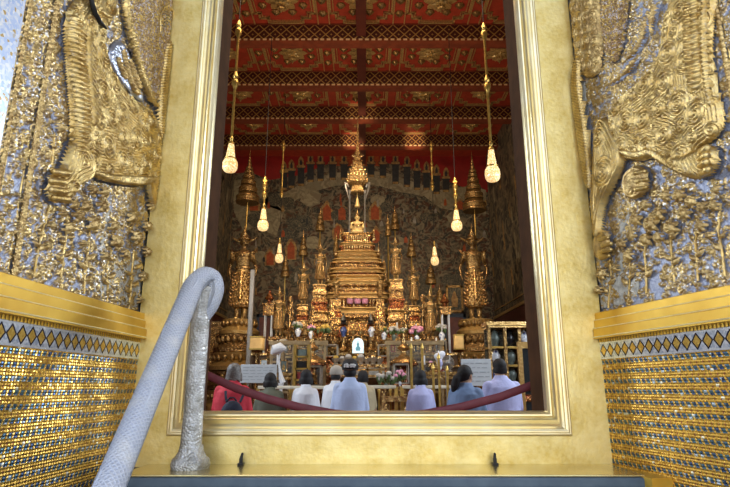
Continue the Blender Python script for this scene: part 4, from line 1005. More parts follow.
def pedestal(loc, zb, courses, label, name='statue_pedestal', mats=('band', 'agold')):
    t = T(name, label, 'pedestal', (loc[0], loc[1], zb))
    for i, (r0, r1, a, b_) in enumerate(courses):
        m = MB().lathe([(r0*.8, a), (r0*1.02, a+.02), (r0*1.04, a+(b_-a)*.25), (r0*.88, a+(b_-a)*.42), (r1*.82, a+(b_-a)*.6), (r1*.98, a+(b_-a)*.8), (r1, b_-.02), (r1*.9, b_)], seg=40, mod=lambda an, i=i: 1+.03*math.cos(20*an+i))
        o = m.build('lotus_course', M[mats[i % len(mats)]], t, 50)
        b = MB(); n = 20
        for k in range(n):
            an = 2*PI*k/n; b.ell((r1*.93*math.cos(an), r1*.93*math.sin(an), a+(b_-a)*.72), (.07, .07, (b_-a)*.2), 7, 5)
        b.build('petals', M['sgold'], o)
    return t
for p, lb in ((pL, 'round tiered gold lotus pedestal under the left standing statue'), (pR, 'round tiered gold lotus pedestal under the right standing statue')):
    H_ = p.z
    pedestal(p, 0, [(.90, .88, 0, H_*.22), (.86, .82, H_*.22, H_*.42), (.80, .74, H_*.42, H_*.62), (.66, .62, H_*.62, H_*.82), (.55, .50, H_*.82, H_)], lb)
# ------------------------------------------------------------------ tiered parasols
def parasol(label, px, ytop, ybot, rpx, n, Y, zpole, spire=.38, group=None, mat='pgold'):
    pb = at(px, ybot, Y); H_ = zz(ytop, Y)-pb.z; r = rpx*mp(Y, ybot)
    t = T('tiered_parasol', label, 'parasol', (pb.x, Y, zpole), group=group)
    MB().tube([(0, 0, 0), (0, 0, pb.z-zpole+.05)], max(.022, r*.055), 8).build('pole', M['lampgold'], t)
    hb = H_*(1-spire); z = pb.z-zpole; q = r; hs = np.array([.80**i for i in range(n)]); hs = hs/hs.sum()*hb
    for i in range(n):
        h = hs[i]; q2 = q*(.80 if n > 4 else .78)
        m = MB().lathe([(q*.55, z+h*.02), (q, z), (q*1.01, z+h*.10), (q*.97, z+h*.50), (q*1.0, z+h*.56), (q*.97, z+h*.62), (q2*.98, z+h*.92), (q2*.8, z+h)], seg=24, mod=lambda a: 1+.02*math.cos(16*a))
        o = m.build('tier', M[mat], t, 40)
        if rpx > 8:
            b = MB().lathe([(q*1.0, z+h*.05), (q*1.03, z+h*.08), (q*1.03, z+h*.16), (q*1.0, z+h*.2)], seg=24).lathe([(q*1.0, z+h*.5), (q*1.025, z+h*.53), (q*1.025, z+h*.6), (q*1.0, z+h*.63)], seg=24)
            b.build('gilt_hem', M['agold2'], o)
        z += h; q = q2
    MB().lathe([(q*.7, z-.02), (q*.8, z+.02*H_), (q*.45, z+H_*spire*.3), (q*.5, z+H_*spire*.34), (q*.2, z+H_*spire*.6), (.006, z+H_*spire)], seg=10).build('finial', M['agold2'], t)
    return t
parasol('large gold tiered parasol over the left standing statue', 247.5, 150, 203, 11.5, 6, YS+.36, pL.z+.01, .33)
parasol('large gold tiered parasol over the right standing statue', 474.5, 152, 211, 11.5, 6, YS+.36, pR.z+.01, .30)
PA = [(320, 208, 231, 4.6, 3, 'small gold parasol over the taller statue left of the throne'), (395, 206, 230, 4.6, 3, 'small gold parasol over the taller statue right of the throne'),
      (303, 230, 256, 4.6, 4, 'small gold parasol second to the left of the throne'), (411.5, 232, 257, 4.8, 4, 'small gold parasol second to the right of the throne'),
      (285, 255, 277, 4.4, 3, 'small gold parasol farthest left on the altar'), (431, 262, 284, 5.5, 3, 'small gold parasol farthest right on the altar'),
      (336, 232, 252, 3, 3, 'slim gold parasol close against the left side of the throne'), (388, 214, 236, 3, 3, 'slim gold parasol close against the right side of the throne'),
      (440, 285, 305, 5, 4, 'low gold ringed parasol left of the dark picture'), (330, 262, 283, 3.2, 3, 'low slim parasol beside the left throne steps'), (384, 256, 276, 3.2, 3, 'low slim parasol beside the right throne steps')]
for i, (px, yt, yb, r, n, lb) in enumerate(PA):
    Y = 16.4 if i < 6 else 15.9
    if i == 8: Y = 15.2
    xx = at(px, yb, Y).x+.2; parasol(lb, px, yt, yb, r, n, Y, dz2+.003 if abs(xx) < 2.14 else (dz1+.003 if abs(xx) < 2.4 else 0), .30)
# ------------------------------------------------------------------ flanking statues on stepped plinths
def plinth(px, ytop, ybot, wt, wb_, Y, label, sup=None, mats=('agold', 'agold2', 'redgold')):
    z0 = supp(Y) if sup is None else sup; p = at(px, ytop, Y); zt = p.z; zb = zz(ybot, Y)
    t = T('stepped_plinth', label, 'pedestal', (p.x, Y, z0)); n = 5
    if zb > z0+.02: MB().lathe([(wb_*.5*mp(Y, ybot), 0), (wb_*.5*mp(Y, ybot), zb-z0)], plan='sq').build('base', M['redgold'], t, 25)
    for i in range(n):
        a, b_ = zb+(zt-zb)*i/n-z0, zb+(zt-zb)*(i+1)/n-z0
        w0 = (wb_+(wt-wb_)*i/n)/2*mp(Y, ybot); w1 = (wb_+(wt-wb_)*(i+.6)/n)/2*mp(Y, ybot)
        m = MB(); tiered(m, [(w0, w1, max(a, 0), b_)]); m.build('tier', M[mats[i % len(mats)]], t, 25)
    return t
FL = [(320, 285, 242, 14.28, 13, 20, 330, 'gold standing statue on a tall plinth just left of the throne', 'stepped gold plinth of the statue just left of the throne'),
      (396, 280, 236, 14.28, 13, 20, 330, 'gold standing statue on a tall plinth just right of the throne', 'stepped gold plinth of the statue just right of the throne'),
      (303, 305, 262, 14.3, 11, 13.5, 332, 'gold standing statue second to the left of the throne', 'stepped gold plinth second to the left of the throne'),
      (414, 306, 264, 14.3, 11, 13.5, 332, 'gold standing statue second to the right of the throne', 'stepped gold plinth second to the right of the throne'),
      (336.5, 300, 274, 14.25, 8, 11, 330, 'small gold statue against the left flank of the throne', 'narrow gold plinth against the left flank of the throne'),
      (380, 300, 274, 14.25, 8, 11, 330, 'small gold statue against the right flank of the throne', 'narrow gold plinth against the right flank of the throne')]
for px, yb, yt, Y, wt, wb_, ypb, l1, l2 in FL:
    place_statue(stat, px, yb, yt, Y, l1); plinth(px, yb, ypb, wt, wb_, Y, l2)
place_statue(stat, 278, 336, 286, 13.65, 'gold standing figure with a tray on the left end of the altar'); place_statue(stat, 431, 338, 288, 13.65, 'gold standing figure on the right end of the altar')
for px, lb in ((278, 'low gold stand under the left end figure'), (431, 'low gold stand under the right end figure')):
    p = at(px, 337, 13.65); t = T('figure_stand', lb, 'stand', (p.x, 13.65, dz1+.003)); m = MB(); tiered(m, [(.23, .21, 0, p.z-dz1-.004)]); m.build('block', M['agold'], t, 25)
# small shelves carried on thin white legs
for px, lb in ((271.5, 'gold topped offering table with thin white legs at the left end of the altar'), (443, 'gold topped offering table with thin white legs at the right end of the altar')):
    Y = 13.9
    p = at(px, 301, Y); yb_ = 316 if px < 300 else 315; yt_ = 305 if px < 300 else 308.5; t = T('offering_table', lb, 'table', (p.x, Y-.3, dz1+.003)); zt, z1_ = zz(yb_, Y-.3)-dz1, zz(yt_, Y-.3)-dz1
    MB().box((0, 0, (zt+z1_)/2), (.26, .22, z1_-zt)).box((0, 0, z1_+.012), (.31, .27, .03)).build('table_top', M['agold'], t, 0); zt = z1_-.104
    for sx in (-1, 1):
        for sy in (-1, 1): MB().tube([(sx*.08, sy*.09, 0), (sx*.08, sy*.09, zt-.0)], .013, 8).build('leg', M['white'], t)
    t2 = T('gilt_offering', lb.replace('gold topped offering table with thin white legs', 'tiered gold offering on the table'), 'offering', (p.x, Y-.3, dz1+z1_+.031))
    MB().lathe([(.10, 0), (.11, .02), (.05, .05), (.05, .08), (.11, .12), (.12, .14), (.07, .18), (.08, .2), (.04, .26), (.01, .34)], seg=14).build('bowl_tiers', M['redgold'], t2)
# tall grey pole behind, left
p = at(253, 270, 13.0); t = T('pole', 'tall square grey pole right of the left standing statue', 'pole', (p.x, 13.0, 0))
MB().box((0, 0, p.z/2), (.10, .10, p.z)).build('shaft', M['greypole'], t, 0, .01); MB().box((0, 0, .03), (.34, .34, .06)).build('foot', M['greypole'], t, 0)
# ------------------------------------------------------------------ offerings on the dais edge
def vase(px, yb, yt, Y, mat, label, blooms=None, sup=None, prof=None, cat='vase', name='flower_vase', rs=1.0):
    z0 = supp(Y) if sup is None else sup; p = at(px, yb, Y); H_ = zz(yt, Y)-p.z
    t = T(name, label, cat, (p.x, Y, p.z if p.z-z0 < .04 else z0)); off = 0
    if p.z-z0 >= .04:
        off = p.z-z0; MB().lathe([(.16, 0), (.17, off*.2), (.10, off*.4), (.10, off*.7), (.15, off)], seg=14).build('stand', M['agold'], t, 40)
    prof = prof or [(.35, 0), (.40, .04), (.36, .10), (.62, .45), (.72, .62), (.60, .80), (.34, .90), (.42, 1.0), (.30, 1.0)]
    MB().lathe([(r*H_*.5*rs, off+h*H_) for r, h in prof], seg=18).build('vessel', M[mat], t)
    if blooms:
        bm, n, rad, ls = blooms; rr = random.Random(int(px*7)); b = MB(); l = MB()
        for i in range(n):
            a = rr.uniform(0, 2*PI); e = rr.uniform(.0, 1.3); q = rad*rr.uniform(.6, 1); c = (q*math.cos(a)*math.cos(e), q*math.sin(a)*math.cos(e)*.7, off+H_+rad*.35+q*math.sin(e)*.9)
            s = rad*rr.uniform(.22, .34); b.ell(c, (s, s, s*.8), 8, 5)
            l.tube([(0, 0, off+H_*.85), (c[0]*.6, c[1]*.6, off+H_+.3*(c[2]-off-H_)), c], .008, 4)
            if ls: l.ell((c[0]*1.1, c[1]*1.1-.02, c[2]-s), (s*.5, s*.2, s*1.3), 6, 4)
        b.build('blossoms', M[bm], t); l.build('stems', M['leaf'], t)
    return t
vase(343.5, 337, 327, 13.5, 'bluepor', 'dark blue porcelain jar before the throne, left of the arched panel')
vase(371.5, 337, 327, 13.5, 'porcelain', 'blue and white porcelain jar before the throne, right of the arched panel')
for px, lb in ((343.5, 'black pointed ornament behind the dark blue jar'), (370.5, 'black pointed ornament behind the blue and white jar')):
    Y = 13.75; p = at(px, 325, Y); t = T('pointed_ornament', lb, 'ornament', (p.x, Y, dz1+.003)); k = p.z-dz1
    MB().lathe([(.12, 0), (.13, .05), (.07, .1), (.07, k-.04), (.11, k)], seg=12).build('stand', M['redgold'], t)
    MB().lathe([(.07, k), (.085, k+.03), (.05, k+.06), (.075, k+.10), (.062, k+.14), (.03, k+.20), (.004, k+.30)], seg=12).build('cone', M['darkobj'], t)
vase(298, 337, 328, 13.45, 'porcelain', 'blue and white bowl of blossoms left of the flower baskets', ('whitefl', 16, .13, True))
vase(311, 339, 331, 13.45, 'porcelain', 'white vase of pink blossoms left of the throne', ('pinkfl', 12, .12, True))
vase(325, 340, 333, 13.4, 'agold2', 'gold bowl of yellow blossoms and leaves left of the throne', ('yellowfl', 20, .17, True))
vase(417, 342, 335, 13.4, 'porcelain', 'white vase crowded with pink blossoms at the right of the altar', ('pinkfl', 26, .17, False))
vase(394, 341, 334, 13.4, 'greenobj', 'grey green vase of white blossoms right of the throne', ('whitefl', 18, .15, True))
vase(384, 340, 332, 13.42, 'porcelain', 'small porcelain vase of yellow blossoms right of the throne', ('yellowfl', 10, .10, True))
vase(404, 340, 333, 13.42, 'agold2', 'gold bowl of mixed white blossoms beside the pink ones', ('whitefl', 12, .10, True))
vase(442, 341, 332, 13.4, 'porcelain', 'porcelain vase of pale blossoms below the right offering table', ('whitefl', 14, .15, True))
BOWL = [(.5, 0), (.55, .08), (.2, .2), (.16, .45), (.7, .75), (.85, 1.0), (.6, 1.0)]
rr = random.Random(4)
BW = [(286.5, 'farthest left'), (334.8, 'left of the dark blue jar'), (353, 'between the two porcelain jars, on the left'), (361.5, 'between the two porcelain jars, on the right'), (377.5, 'right of the blue and white jar'), (428, 'beside the pink blossoms')]
for px, lb in BW: vase(px, 341, 331, 13.36, 'agold2', 'footed gold offering bowl on the dais edge '+lb, None, None, BOWL, 'bowl', 'offering_bowl')
# candlesticks and little gold trees on the throne's front ledge
for px, yb, lb in ((336, 310, 'white candle at the left of the throne ledge'), (379, 310, 'white candle at the right of the throne ledge')):
    Y = 14.74; t = T('candle', lb, 'candle', (at(px, yb, Y).x, Y, zz(310, Y0))); k = .10
    MB().lathe([(.05, 0), (.055, .02), (.02, .04), (.02, k*.8), (.04, k)], seg=10).build('candlestick', M['agold2'], t)
    MB().lathe([(.025, k), (.025, k+.2), (.005, k+.21)], seg=8).build('wax', M['white'], t)
for px, lb in ((350, 'left of three pink offerings on the throne ledge'), (357.5, 'middle of three pink offerings on the throne ledge'), (365, 'right of three pink offerings on the throne ledge')):
    Y = 14.74; t = T('lotus_offering', lb, 'offering', (at(px, 303, Y).x, Y, zz(310, Y0))); k = .10
    MB().lathe([(.05, 0), (.055, .02), (.03, .04), (.03, k*.8), (.07, k)], seg=10).build('stand', M['redgold'], t)
    b = MB().ell((0, 0, k+.04), (.08, .06, .05), 10, 6)
    for i in range(6): b.ell((.06*math.cos(i*1.05), .06*math.sin(i*1.05), k+.09), (.03, .03, .06), 6, 5)
    b.build('blossoms', M['pinkfl'], t)
GT = [(290, 318, 296, 13.8, 'beside the left end figure'), (312, 328, 306, 13.8, 'left of the yellow blossoms'), (331.5, 322, 300, 13.8, 'behind the footed bowl left of the jars'), (380, 322, 300, 13.8, 'right of the blue and white jar'), (406, 326, 302, 13.8, 'behind the mixed white blossoms'), (423, 320, 296, 13.8, 'beside the right end figure')]
for px, yb, yt, Y, lb in GT:
    p = at(px, yb, Y); z0 = supp(Y); H_ = zz(yt, Y)-z0; t = T('gilt_tree', 'slender gilt leaf tree '+lb, 'ornament', (p.x, Y, z0))
    MB().lathe([(.13, 0), (.14, .06), (.08, .12), (.10, .2), (.03, .26), (.02, H_)], seg=10).build('trunk', M['agold2'], t)
    b = MB(); q = random.Random(int(px))
    for i in range(44):
        a = q.uniform(0, 2*PI); f = q.uniform(.3, 1); rad = .12*(1.1-f)*q.uniform(.6, 1.1)+.02; z = H_*f
        b.ell((rad*math.cos(a), rad*math.sin(a), z), (.03, .02, .045), 6, 4)
    b.build('gilt_leaves', M['agold'], t)
# shelf of small offerings below the dais
ORD = ['first', 'second', 'third', 'fourth', 'fifth', 'sixth', 'seventh', 'eighth', 'ninth', 'tenth', 'eleventh', 'twelfth', 'thirteenth']
def shelf(x0, x1, py, Y, label, d=.26):
    a, b = at(x0, py, Y), at(x1, py, Y); t = T('altar_shelf', label, 'shelf', ((a.x+b.x)/2, Y, 0)); L = b.x-a.x
    MB().box((0, 0, a.z-.03), (L, d, .06)).box((0, -d/2, a.z-.10), (L, .03, .05)).build('top', M['pgold'], t, 0)
    n = max(2, int(L/.5)+1)
    for i in range(n): MB().lathe([(.045, 0), (.05, .05), (.025, .1), (.025, a.z-.2), (.045, a.z-.12), (.045, a.z-.06)], (-L/2+.05+(L-.1)*i/(n-1), 0, 0), 8).build('leg', M['pgold'], t)
    return a.z+.001
def small(kind, px, z, Y, h, label):
    x = at(px, 345, Y).x
    if kind == 'cup':
        t = T('gilt_cup', label, 'cup', (x, Y, z)); MB().lathe([(.3*h, 0), (.32*h, .06*h), (.08*h, .16*h), (.08*h, .4*h), (.34*h, .62*h), (.38*h, h), (.28*h, h)], seg=12).build('cup', M['agold2'], t); MB().ell((0, 0, h), (.24*h, .24*h, .2*h), 8, 5).build('offering', M[R.choice(['whitefl', 'yellowfl', 'pinkfl', 'redgold'])], t)
    elif kind == 'candle':
        t = T('candle', label, 'candle', (x, Y, z)); MB().lathe([(.14*h, 0), (.16*h, .06*h), (.05*h, .12*h), (.05*h, .4*h), (.1*h, .46*h)], seg=10).build('candlestick', M['silver'], t); MB().lathe([(.05*h, .46*h), (.05*h, h), (.01*h, 1.05*h)], seg=8).build('wax', M['white'], t)
    elif kind == 'icon':
        t = T('framed_icon', label, 'picture', (x, Y, z)); w = .62*h
        MB().box((0, 0, h/2), (w*.86, .02, h*.86)).build('picture', M[R.choice(['greenobj', 'signwhite', 'redbox', 'darkobj'])], t, 0); e = .09*h
        MB().box((0, -.005, e/2), (w, .04, e)).box((0, -.005, h-e/2), (w, .04, e)).box((-w/2+e/2, -.005, h/2), (e, .04, h)).box((w/2-e/2, -.005, h/2), (e, .04, h)).build('frame', M[R.choice(['silver', 'agold2'])], t, 0)
        MB().prism([(-.12*h, .2*h), (-.1*h, .5*h), (0, .72*h), (.1*h, .5*h), (.12*h, .2*h)], -.016, -.010).build('painted_figure', M['pgold'], t, 0)
    else:
        t = T('votive_figure', label, 'statue', (x, Y, z)); MB().lathe([(.28*h, 0), (.30*h, .06*h), (.18*h, .12*h), (.24*h, .2*h), (.15*h, .46*h), (.20*h, .58*h), (.07*h, .66*h), (.10*h, .76*h), (.09*h, .82*h), (.04*h, .9*h), (.005, 1.1*h)], seg=12, sy=.7).build('image', M['sgold'], t); MB().box((0, 0, .03*h), (.6*h, .4*h, .06*h)).build('base', M['redgold'], t, 0)
KN = {'cup': 'gilt cup', 'candle': 'white candle', 'icon': 'small framed icon', 'figure': 'small gilt votive figure'}
def fill(x0, x1, step, z, Y, where, seq, hs):
    n = int((x1-x0)/step)+1; cnt = {}
    for i in range(n):
        k = seq[i % len(seq)]; cnt[k] = cnt.get(k, 0)+1
        small(k, x0+step*i, z, Y+.0*i, hs[k]*R.uniform(.85, 1.15), '%s %s, %s from left' % (KN[k], where, ORD[cnt[k]-1]))
HSZ = {'cup': .16, 'candle': .30, 'icon': .26, 'figure': .30}
z = shelf(268, 324, 353, 12.6, 'gilt shelf of offerings below the left half of the dais'); fill(271, 322, 6.2, z, 12.6, 'on the left shelf below the dais', ['figure', 'candle', 'icon', 'cup', 'candle', 'figure', 'cup', 'icon'], HSZ)
z = shelf(390, 446, 353, 12.6, 'gilt shelf of offerings below the right half of the dais'); fill(393, 444, 6.2, z, 12.6, 'on the right shelf below the dais', ['icon', 'figure', 'cup', 'candle', 'icon', 'cup', 'figure', 'candle'], HSZ)
z = shelf(262, 292, 373, 10.9, 'low gilt shelf behind the left sign board'); fill(265, 290, 6.5, z, 10.9, 'on the low shelf behind the left sign board', ['icon', 'cup', 'candle'], HSZ)
z = shelf(421, 456, 372, 11.2, 'low gilt shelf behind the white fan'); fill(424, 454, 6.3, z, 11.2, 'on the low shelf behind the fan', ['candle', 'cup', 'figure', 'icon'], HSZ)
fill(286, 325, 6.4, dz2+.003, 14.02, 'on the upper dais edge left of the throne', ['figure', 'candle', 'cup'], {'cup': .2, 'candle': .34, 'figure': .36})
fill(391, 430, 6.4, dz2+.003, 14.02, 'on the upper dais edge right of the throne', ['cup', 'candle', 'figure'], {'cup': .2, 'candle': .34, 'figure': .36})
# arched white panel
p = at(358, 353.5, 12.95); t = T('arched_panel', 'bright white arched panel with pale blue emblem below the throne', 'panel', (p.x, 12.95, 0)); k = p.z
w_, h_ = 5.6*mp(12.95, 345), zz(338, 12.95)-p.z
P = [(-w_, k), (w_, k)]+[(w_*math.cos(a), k+h_*.62+h_*.38*math.sin(a)) for a in np.linspace(0, PI, 13)]
MB().prism(P, -.03, .03).build('panel', M['archwhite'], t, 0)
MB().prism([(-.05, k+.06), (-.06, k+.12), (-.025, k+.16), (-.03, k+.21), (-.012, k+.24), (0, k+.29), (.012, k+.24), (.03, k+.21), (.025, k+.16), (.06, k+.12), (.05, k+.06)], -.036, -.031).build('emblem', M['archblue'], t, 0)
MB().lathe([(.25, 0), (.25, .1), (.08, .2), (.07, k-.12), (.17, k-.05), (.17, k)], seg=14).build('stand', M['agold'], t, 40)
# ------------------------------------------------------------------ front tables, cases and rails (Y 9 to 12)
def case(px, w, y0, y1, Y, label, inner=None, depth=.42):
    p = at(px, y1, Y); wm = w*mp(Y, y1); h = zz(y0, Y)-p.z
    t = T('glass_case', label, 'case', (p.x, Y, 0)); k = p.z
    MB().lathe([(wm*.42, 0), (wm*.42, k-.06), (wm*.52, k-.03), (wm*.52, k)], plan='box', sy=depth/wm).build('stand', M['redgold'], t, 0)
    b = MB(); e = .022
    for sx in (-1, 1):
        for sy in (-1, 1): b.box((sx*(wm/2-e/2), sy*(depth/2-e/2), k+h/2), (e, e, h))
        b.box((sx*(wm/2-e/2), 0, k+h-e/2), (e, depth, e)).box((sx*(wm/2-e/2), 0, k+e/2), (e, depth, e))
    for sy in (-1, 1): b.box((0, sy*(depth/2-e/2), k+h-e/2), (wm, e, e)).box((0, sy*(depth/2-e/2), k+e/2), (wm, e, e))
    b.build('frame', M['silver'], t, 0)
    MB().box((0, 0, k+h/2), (wm-.03, depth-.03, h-.03)).build('glass', M['glass'], t, 0)
    if inner:
        q = T('votive_figure', inner, 'statue', (p.x, Y, k+.025)); s = h*.8
        MB().lathe([(.28*s, 0), (.30*s, .05*s), (.18*s, .12*s), (.24*s, .2*s), (.17*s, .5*s), (.21*s, .62*s), (.08*s, .7*s), (.10*s, .82*s), (.03*s, .95*s), (.005, 1.1*s)], seg=14, sy=.7).build('image', M['agold2'], q)
    return t
case(303, 12, 348, 362, 12.05, 'glass case with silver frame on the left of the altar front', 'small gilt votive figure in the left front glass case')
case(332, 12, 345, 357, 12.9, 'glass case with silver frame just left of the arched panel', 'small gilt votive figure in the case left of the arched panel')
case(384, 12, 345, 357, 12.9, 'glass case with silver frame just right of the arched panel', 'small gilt votive figure in the case right of the arched panel')
case(314, 15, 366, 386, 10.6, 'grey glass case below the gold bell shaped stand, left of centre', 'small gilt votive figure in the grey case left of centre')
case(401, 15, 364, 384, 10.6, 'grey glass case right of centre above the flowers', 'small gilt votive figure in the grey case right of centre')
def bell(px, label):
    Y = 11.15; p = at(px, 364, Y); t = T('gilt_canopy_stand', label, 'stand', (p.x, Y, 0)); k = p.z
    MB().lathe([(.22, 0), (.22, .1), (.10, .2), (.09, k-.1), (.28, k-.02), (.28, k)], seg=16).build('foot', M['redgold'], t)
    MB().lathe([(.27, k), (.29, k+.02), (.24, k+.08), (.15, k+.13), (.07, k+.18), (.05, k+.24), (.12, k+.28), (.13, k+.31), (.06, k+.38), (.05, k+.42), (.02, k+.5), (.005, k+.62)], seg=18).build('bell_top', M['agold2'], t)
bell(312, 'gold bell shaped stand above the grey case left of centre'); bell(404, 'gold bell shaped stand above the grey case right of centre')
# long centre table with its grey panel
Y = 11.3; p0, p1 = at(332, 378, Y), at(384, 365, Y); t = T('altar_table', 'long gold edged table with grey front panel below the arched panel', 'table', ((p0.x+p1.x)/2, Y, 0))
wm, zt = p1.x-p0.x, p1.z
MB().box((0, 0, zt-.03), (wm+.1, .7, .06)).build('table_top', M['agold'], t, 0)
MB().box((0, -.28, (zt-.06+p0.z)/2), (wm, .05, zt-.06-p0.z)).build('front_panel', M['silver'], t, 0)
MB().box((0, -.31, zt-.10), (wm, .03, .04)).box((0, -.31, p0.z+.03), (wm, .03, .05)).box((-wm*.18, -.31, (zt+p0.z)/2), (.04, .03, zt-p0.z-.1)).box((wm*.18, -.31, (zt+p0.z)/2), (.04, .03, zt-p0.z-.1)).build('panel_frame', M['agold2'], t, 0)
for sx in (-1, 1):
    for sy in (-1, 1): MB().lathe([(.07, 0), (.08, .06), (.04, .12), (.06, p0.z*.6), (.05, zt-.06)], (sx*(wm/2-.08), sy*.27, 0), 10).build('leg', M['agold2'], t)
rr = random.Random(9)
SB = ['left end', 'second from the left', 'third from the left', 'fourth from the left', 'fourth from the right', 'third from the right', 'second from the right', 'right end']
for i in range(8):
    px = 336+i*6.2; p = at(px, 365, Y); t = T('silver_bowl', 'small silver bowl on the long altar table, '+SB[i], 'bowl', (p.x, Y-.1, zt)); s = rr.uniform(.8, 1.15)
    MB().lathe([(.05*s, 0), (.055*s, .015), (.03*s, .03), (.075*s, .09*s), (.085*s, .13*s), (.07*s, .13*s)], seg=14).build('bowl', M['silver'], t)
    b = MB(); b.ell((0, 0, .14*s), (.06*s, .06*s, .05*s), 9, 6); b.build('offering', M[rr.choice(['whitefl', 'yellowfl', 'agold2'])], t)
for px, lb, sx in ((323, 'left', -1), (391, 'right', 1)):
    Yt = 11.9; p0 = at(px-13, 380, Yt); p1 = at(px+13, 372, Yt); t = T('side_table', 'red and gold carved table on the %s of the long altar table' % lb, 'table', ((p0.x+p1.x)/2, Yt+.3, 0)); wm = p1.x-p0.x
    MB().box((0, 0, p1.z-.03), (wm, .5, .06)).build('table_top', M['agold2'], t, 0); MB().box((0, 0, p1.z/2-.04), (wm*.92, .42, p1.z-.08)).build('cabinet', M['redgold'], t, 0)
# glazed screens in front of the altar
def screen(xs, y0, y1, Y, label):
    a, b = at(xs[0], y0, Y), at(xs[-1], y0, Y); t = T('glazed_screen', label, 'screen', ((a.x+b.x)/2, Y, 0)); c = (a.x+b.x)/2; L = b.x-a.x; e = .055
    MB().box((0, 0, a.z), (L+.12, .10, .09)).build('top_beam', M['palewood'], t, 0, .008)
    MB().box((0, 0, zz(y1, Y)), (L, .06, .05)).box((0, 0, zz(362, Y)), (L, .05, .035)).build('cross_bar', M['palewood'], t, 0)
    for x in xs: MB().box((at(x, y0, Y).x-c, 0, a.z/2), (e, e, a.z)).build('post', M['palewood'], t, 0)
    for x0_, x1_ in zip(xs[:-1], xs[1:]):
        p, q = at(x0_, y0, Y).x-c, at(x1_, y0, Y).x-c; MB().box(((p+q)/2, 0, (zz(y1, Y)+a.z)/2), (q-p-e-.004, .008, a.z-zz(y1, Y)-.10)).build('pane', M['paneglass'], t, 0)
screen([272, 283, 294, 309, 325], 343, 392, 11.75, 'pale wooden glazed screen across the left half of the altar front')
screen([388, 400, 411, 422, 441], 343, 392, 11.75, 'pale wooden glazed screen across the right half of the altar front')
# ladder-like stand with small red boxes
Y = 10.2; p0, p1 = at(294, 410, Y), at(309.5, 345, Y); t = T('shelf_stand', 'narrow pale wooden stand of shelves left of the person in loose white shirt', 'shelf', ((p0.x+p1.x)/2, Y, 0)); wm, zt = p1.x-p0.x, p1.z
for sx in (-1, 1): MB().box((sx*wm/2, 0, zt/2), (.05, .24, zt)).build('post', M['lampgold'], t, 0)
for py in (357, 369, 380, 392):
    MB().box((0, 0, zz(py, Y)), (wm, .24, .03)).build('shelf', M['lampgold'], t, 0)
for py, mt, lb in ((380, 'redbox', 'red box on the narrow stand, third shelf down'), (369, 'darkobj', 'dark framed box on the narrow stand, second shelf down'), (357, 'greenobj', 'grey box on the top shelf of the narrow stand'), (392, 'redbox', 'red box on the lowest shelf of the narrow stand')):
    z = zz(py, Y)+.015; t = T('offering_box', lb, 'box', ((p0.x+p1.x)/2, Y, z)); MB().box((0, 0, .06), (.17, .16, .12)).build('box', M[mt], t, 0, .008); MB().box((0, 0, .125), (.18, .17, .014)).build('lid', M['agold2'], t, 0)
# left white lamp and lantern
Y = 9.6; t = T('gooseneck_lamp', 'white gooseneck lamp left of the narrow stand', 'lamp', (at(281, 385, Y).x, Y, 0)); k = zz(383, Y)
MB().lathe([(.13, 0), (.13, .04), (.03, .07), (.025, k-.1), (.05, k)], seg=12).build('stand', M['white'], t)
q = [(283, 383), (281, 377), (279.5, 368), (279, 360), (280, 353), (284, 349)]; MB().tube([Vector((at(x, y, Y).x-t.location.x, 0, zz(y, Y))) for x, y in q], [.05, .04, .018, .016, .016, .02], 8).build('neck', M['white'], t)
b = MB(); P = [Vector((at(x, y, Y).x-t.location.x, -.02, zz(y, Y))) for x, y in ((286, 349), (281, 347.5), (275, 350), (271.5, 354))]
b.tube(P, [.03, .085, .09, .02], 12).build('head', M['white'], t)
for px, yb, yt, Y, w, lb in ((257, 350, 338, 12.2, 13, 'glowing amber lantern box below the grey pole'), (459, 350, 336, 12.2, 9, 'glowing amber lantern box left of the right lotus pedestal')):
    p = at(px, yb, Y); h = zz(yt, Y)-p.z; t = T('lantern', lb, 'lantern', (p.x, Y, 0)); wm = w*mp(Y, yb); k = p.z
    MB().lathe([(.16, 0), (.16, .05), (.04, .1), (.04, k-.06), (.14, k)], seg=12).build('stand', M['agold'], t)
    MB().box((0, 0, k+h/2), (wm, wm, h)).build('shade', M['lantern'], t, 0, .02); MB().box((0, 0, k+h+.015), (wm*1.06, wm*1.06, .03)).box((0, 0, k+.01), (wm*1.06, wm*1.06, .03)).build('rim', M['lampgold'], t, 0)
# fan on the right
Y = 9.4; p = at(447, 363, Y); t = T('standing_fan', 'grey caged standing fan right of the person in pale lilac', 'fan', (p.x, Y, 0))
r = 6.5*mp(Y, 363); b = MB()
for q in (1, .78, .55, .3): b.tube([(r*q*math.cos(a), -.10+.05*q, p.z+r*q*math.sin(a)) for a in np.linspace(0, 2*PI, 25)], .006, 5)
for k in range(16): b.tube([(0, -.10, p.z), (r*math.cos(k*PI/8), -.05, p.z+r*math.sin(k*PI/8))], .0045, 4)
b.tube([(r*math.cos(a), .0, p.z+r*math.sin(a)) for a in np.linspace(0, 2*PI, 25)], .006, 5); b.build('cage', M['silver'], t)
b = MB()
for k in range(3):
    a = k*2*PI/3; b.ell((r*.5*math.cos(a), -.05, p.z+r*.5*math.sin(a)), (r*.42, .012, r*.2), 10, 5, Matrix.Rotation(-a, 3, 'Y'))
b.build('blades', M['silver'], t); MB().cap((0, -.07, p.z), (0, .12, p.z), .05, .06).build('motor', M['greypole'], t)
MB().lathe([(.22, 0), (.22, .03), (.03, .06), (.022, p.z-.05)], (0, .08, 0), 14).build('stand', M['greypole'], t)
Y = 9.1; p = at(441, 362, Y); t = T('white_bag', 'crumpled white and blue bag hung in front of the fan', 'bag', (p.x-.02, Y, p.z-.12)); 
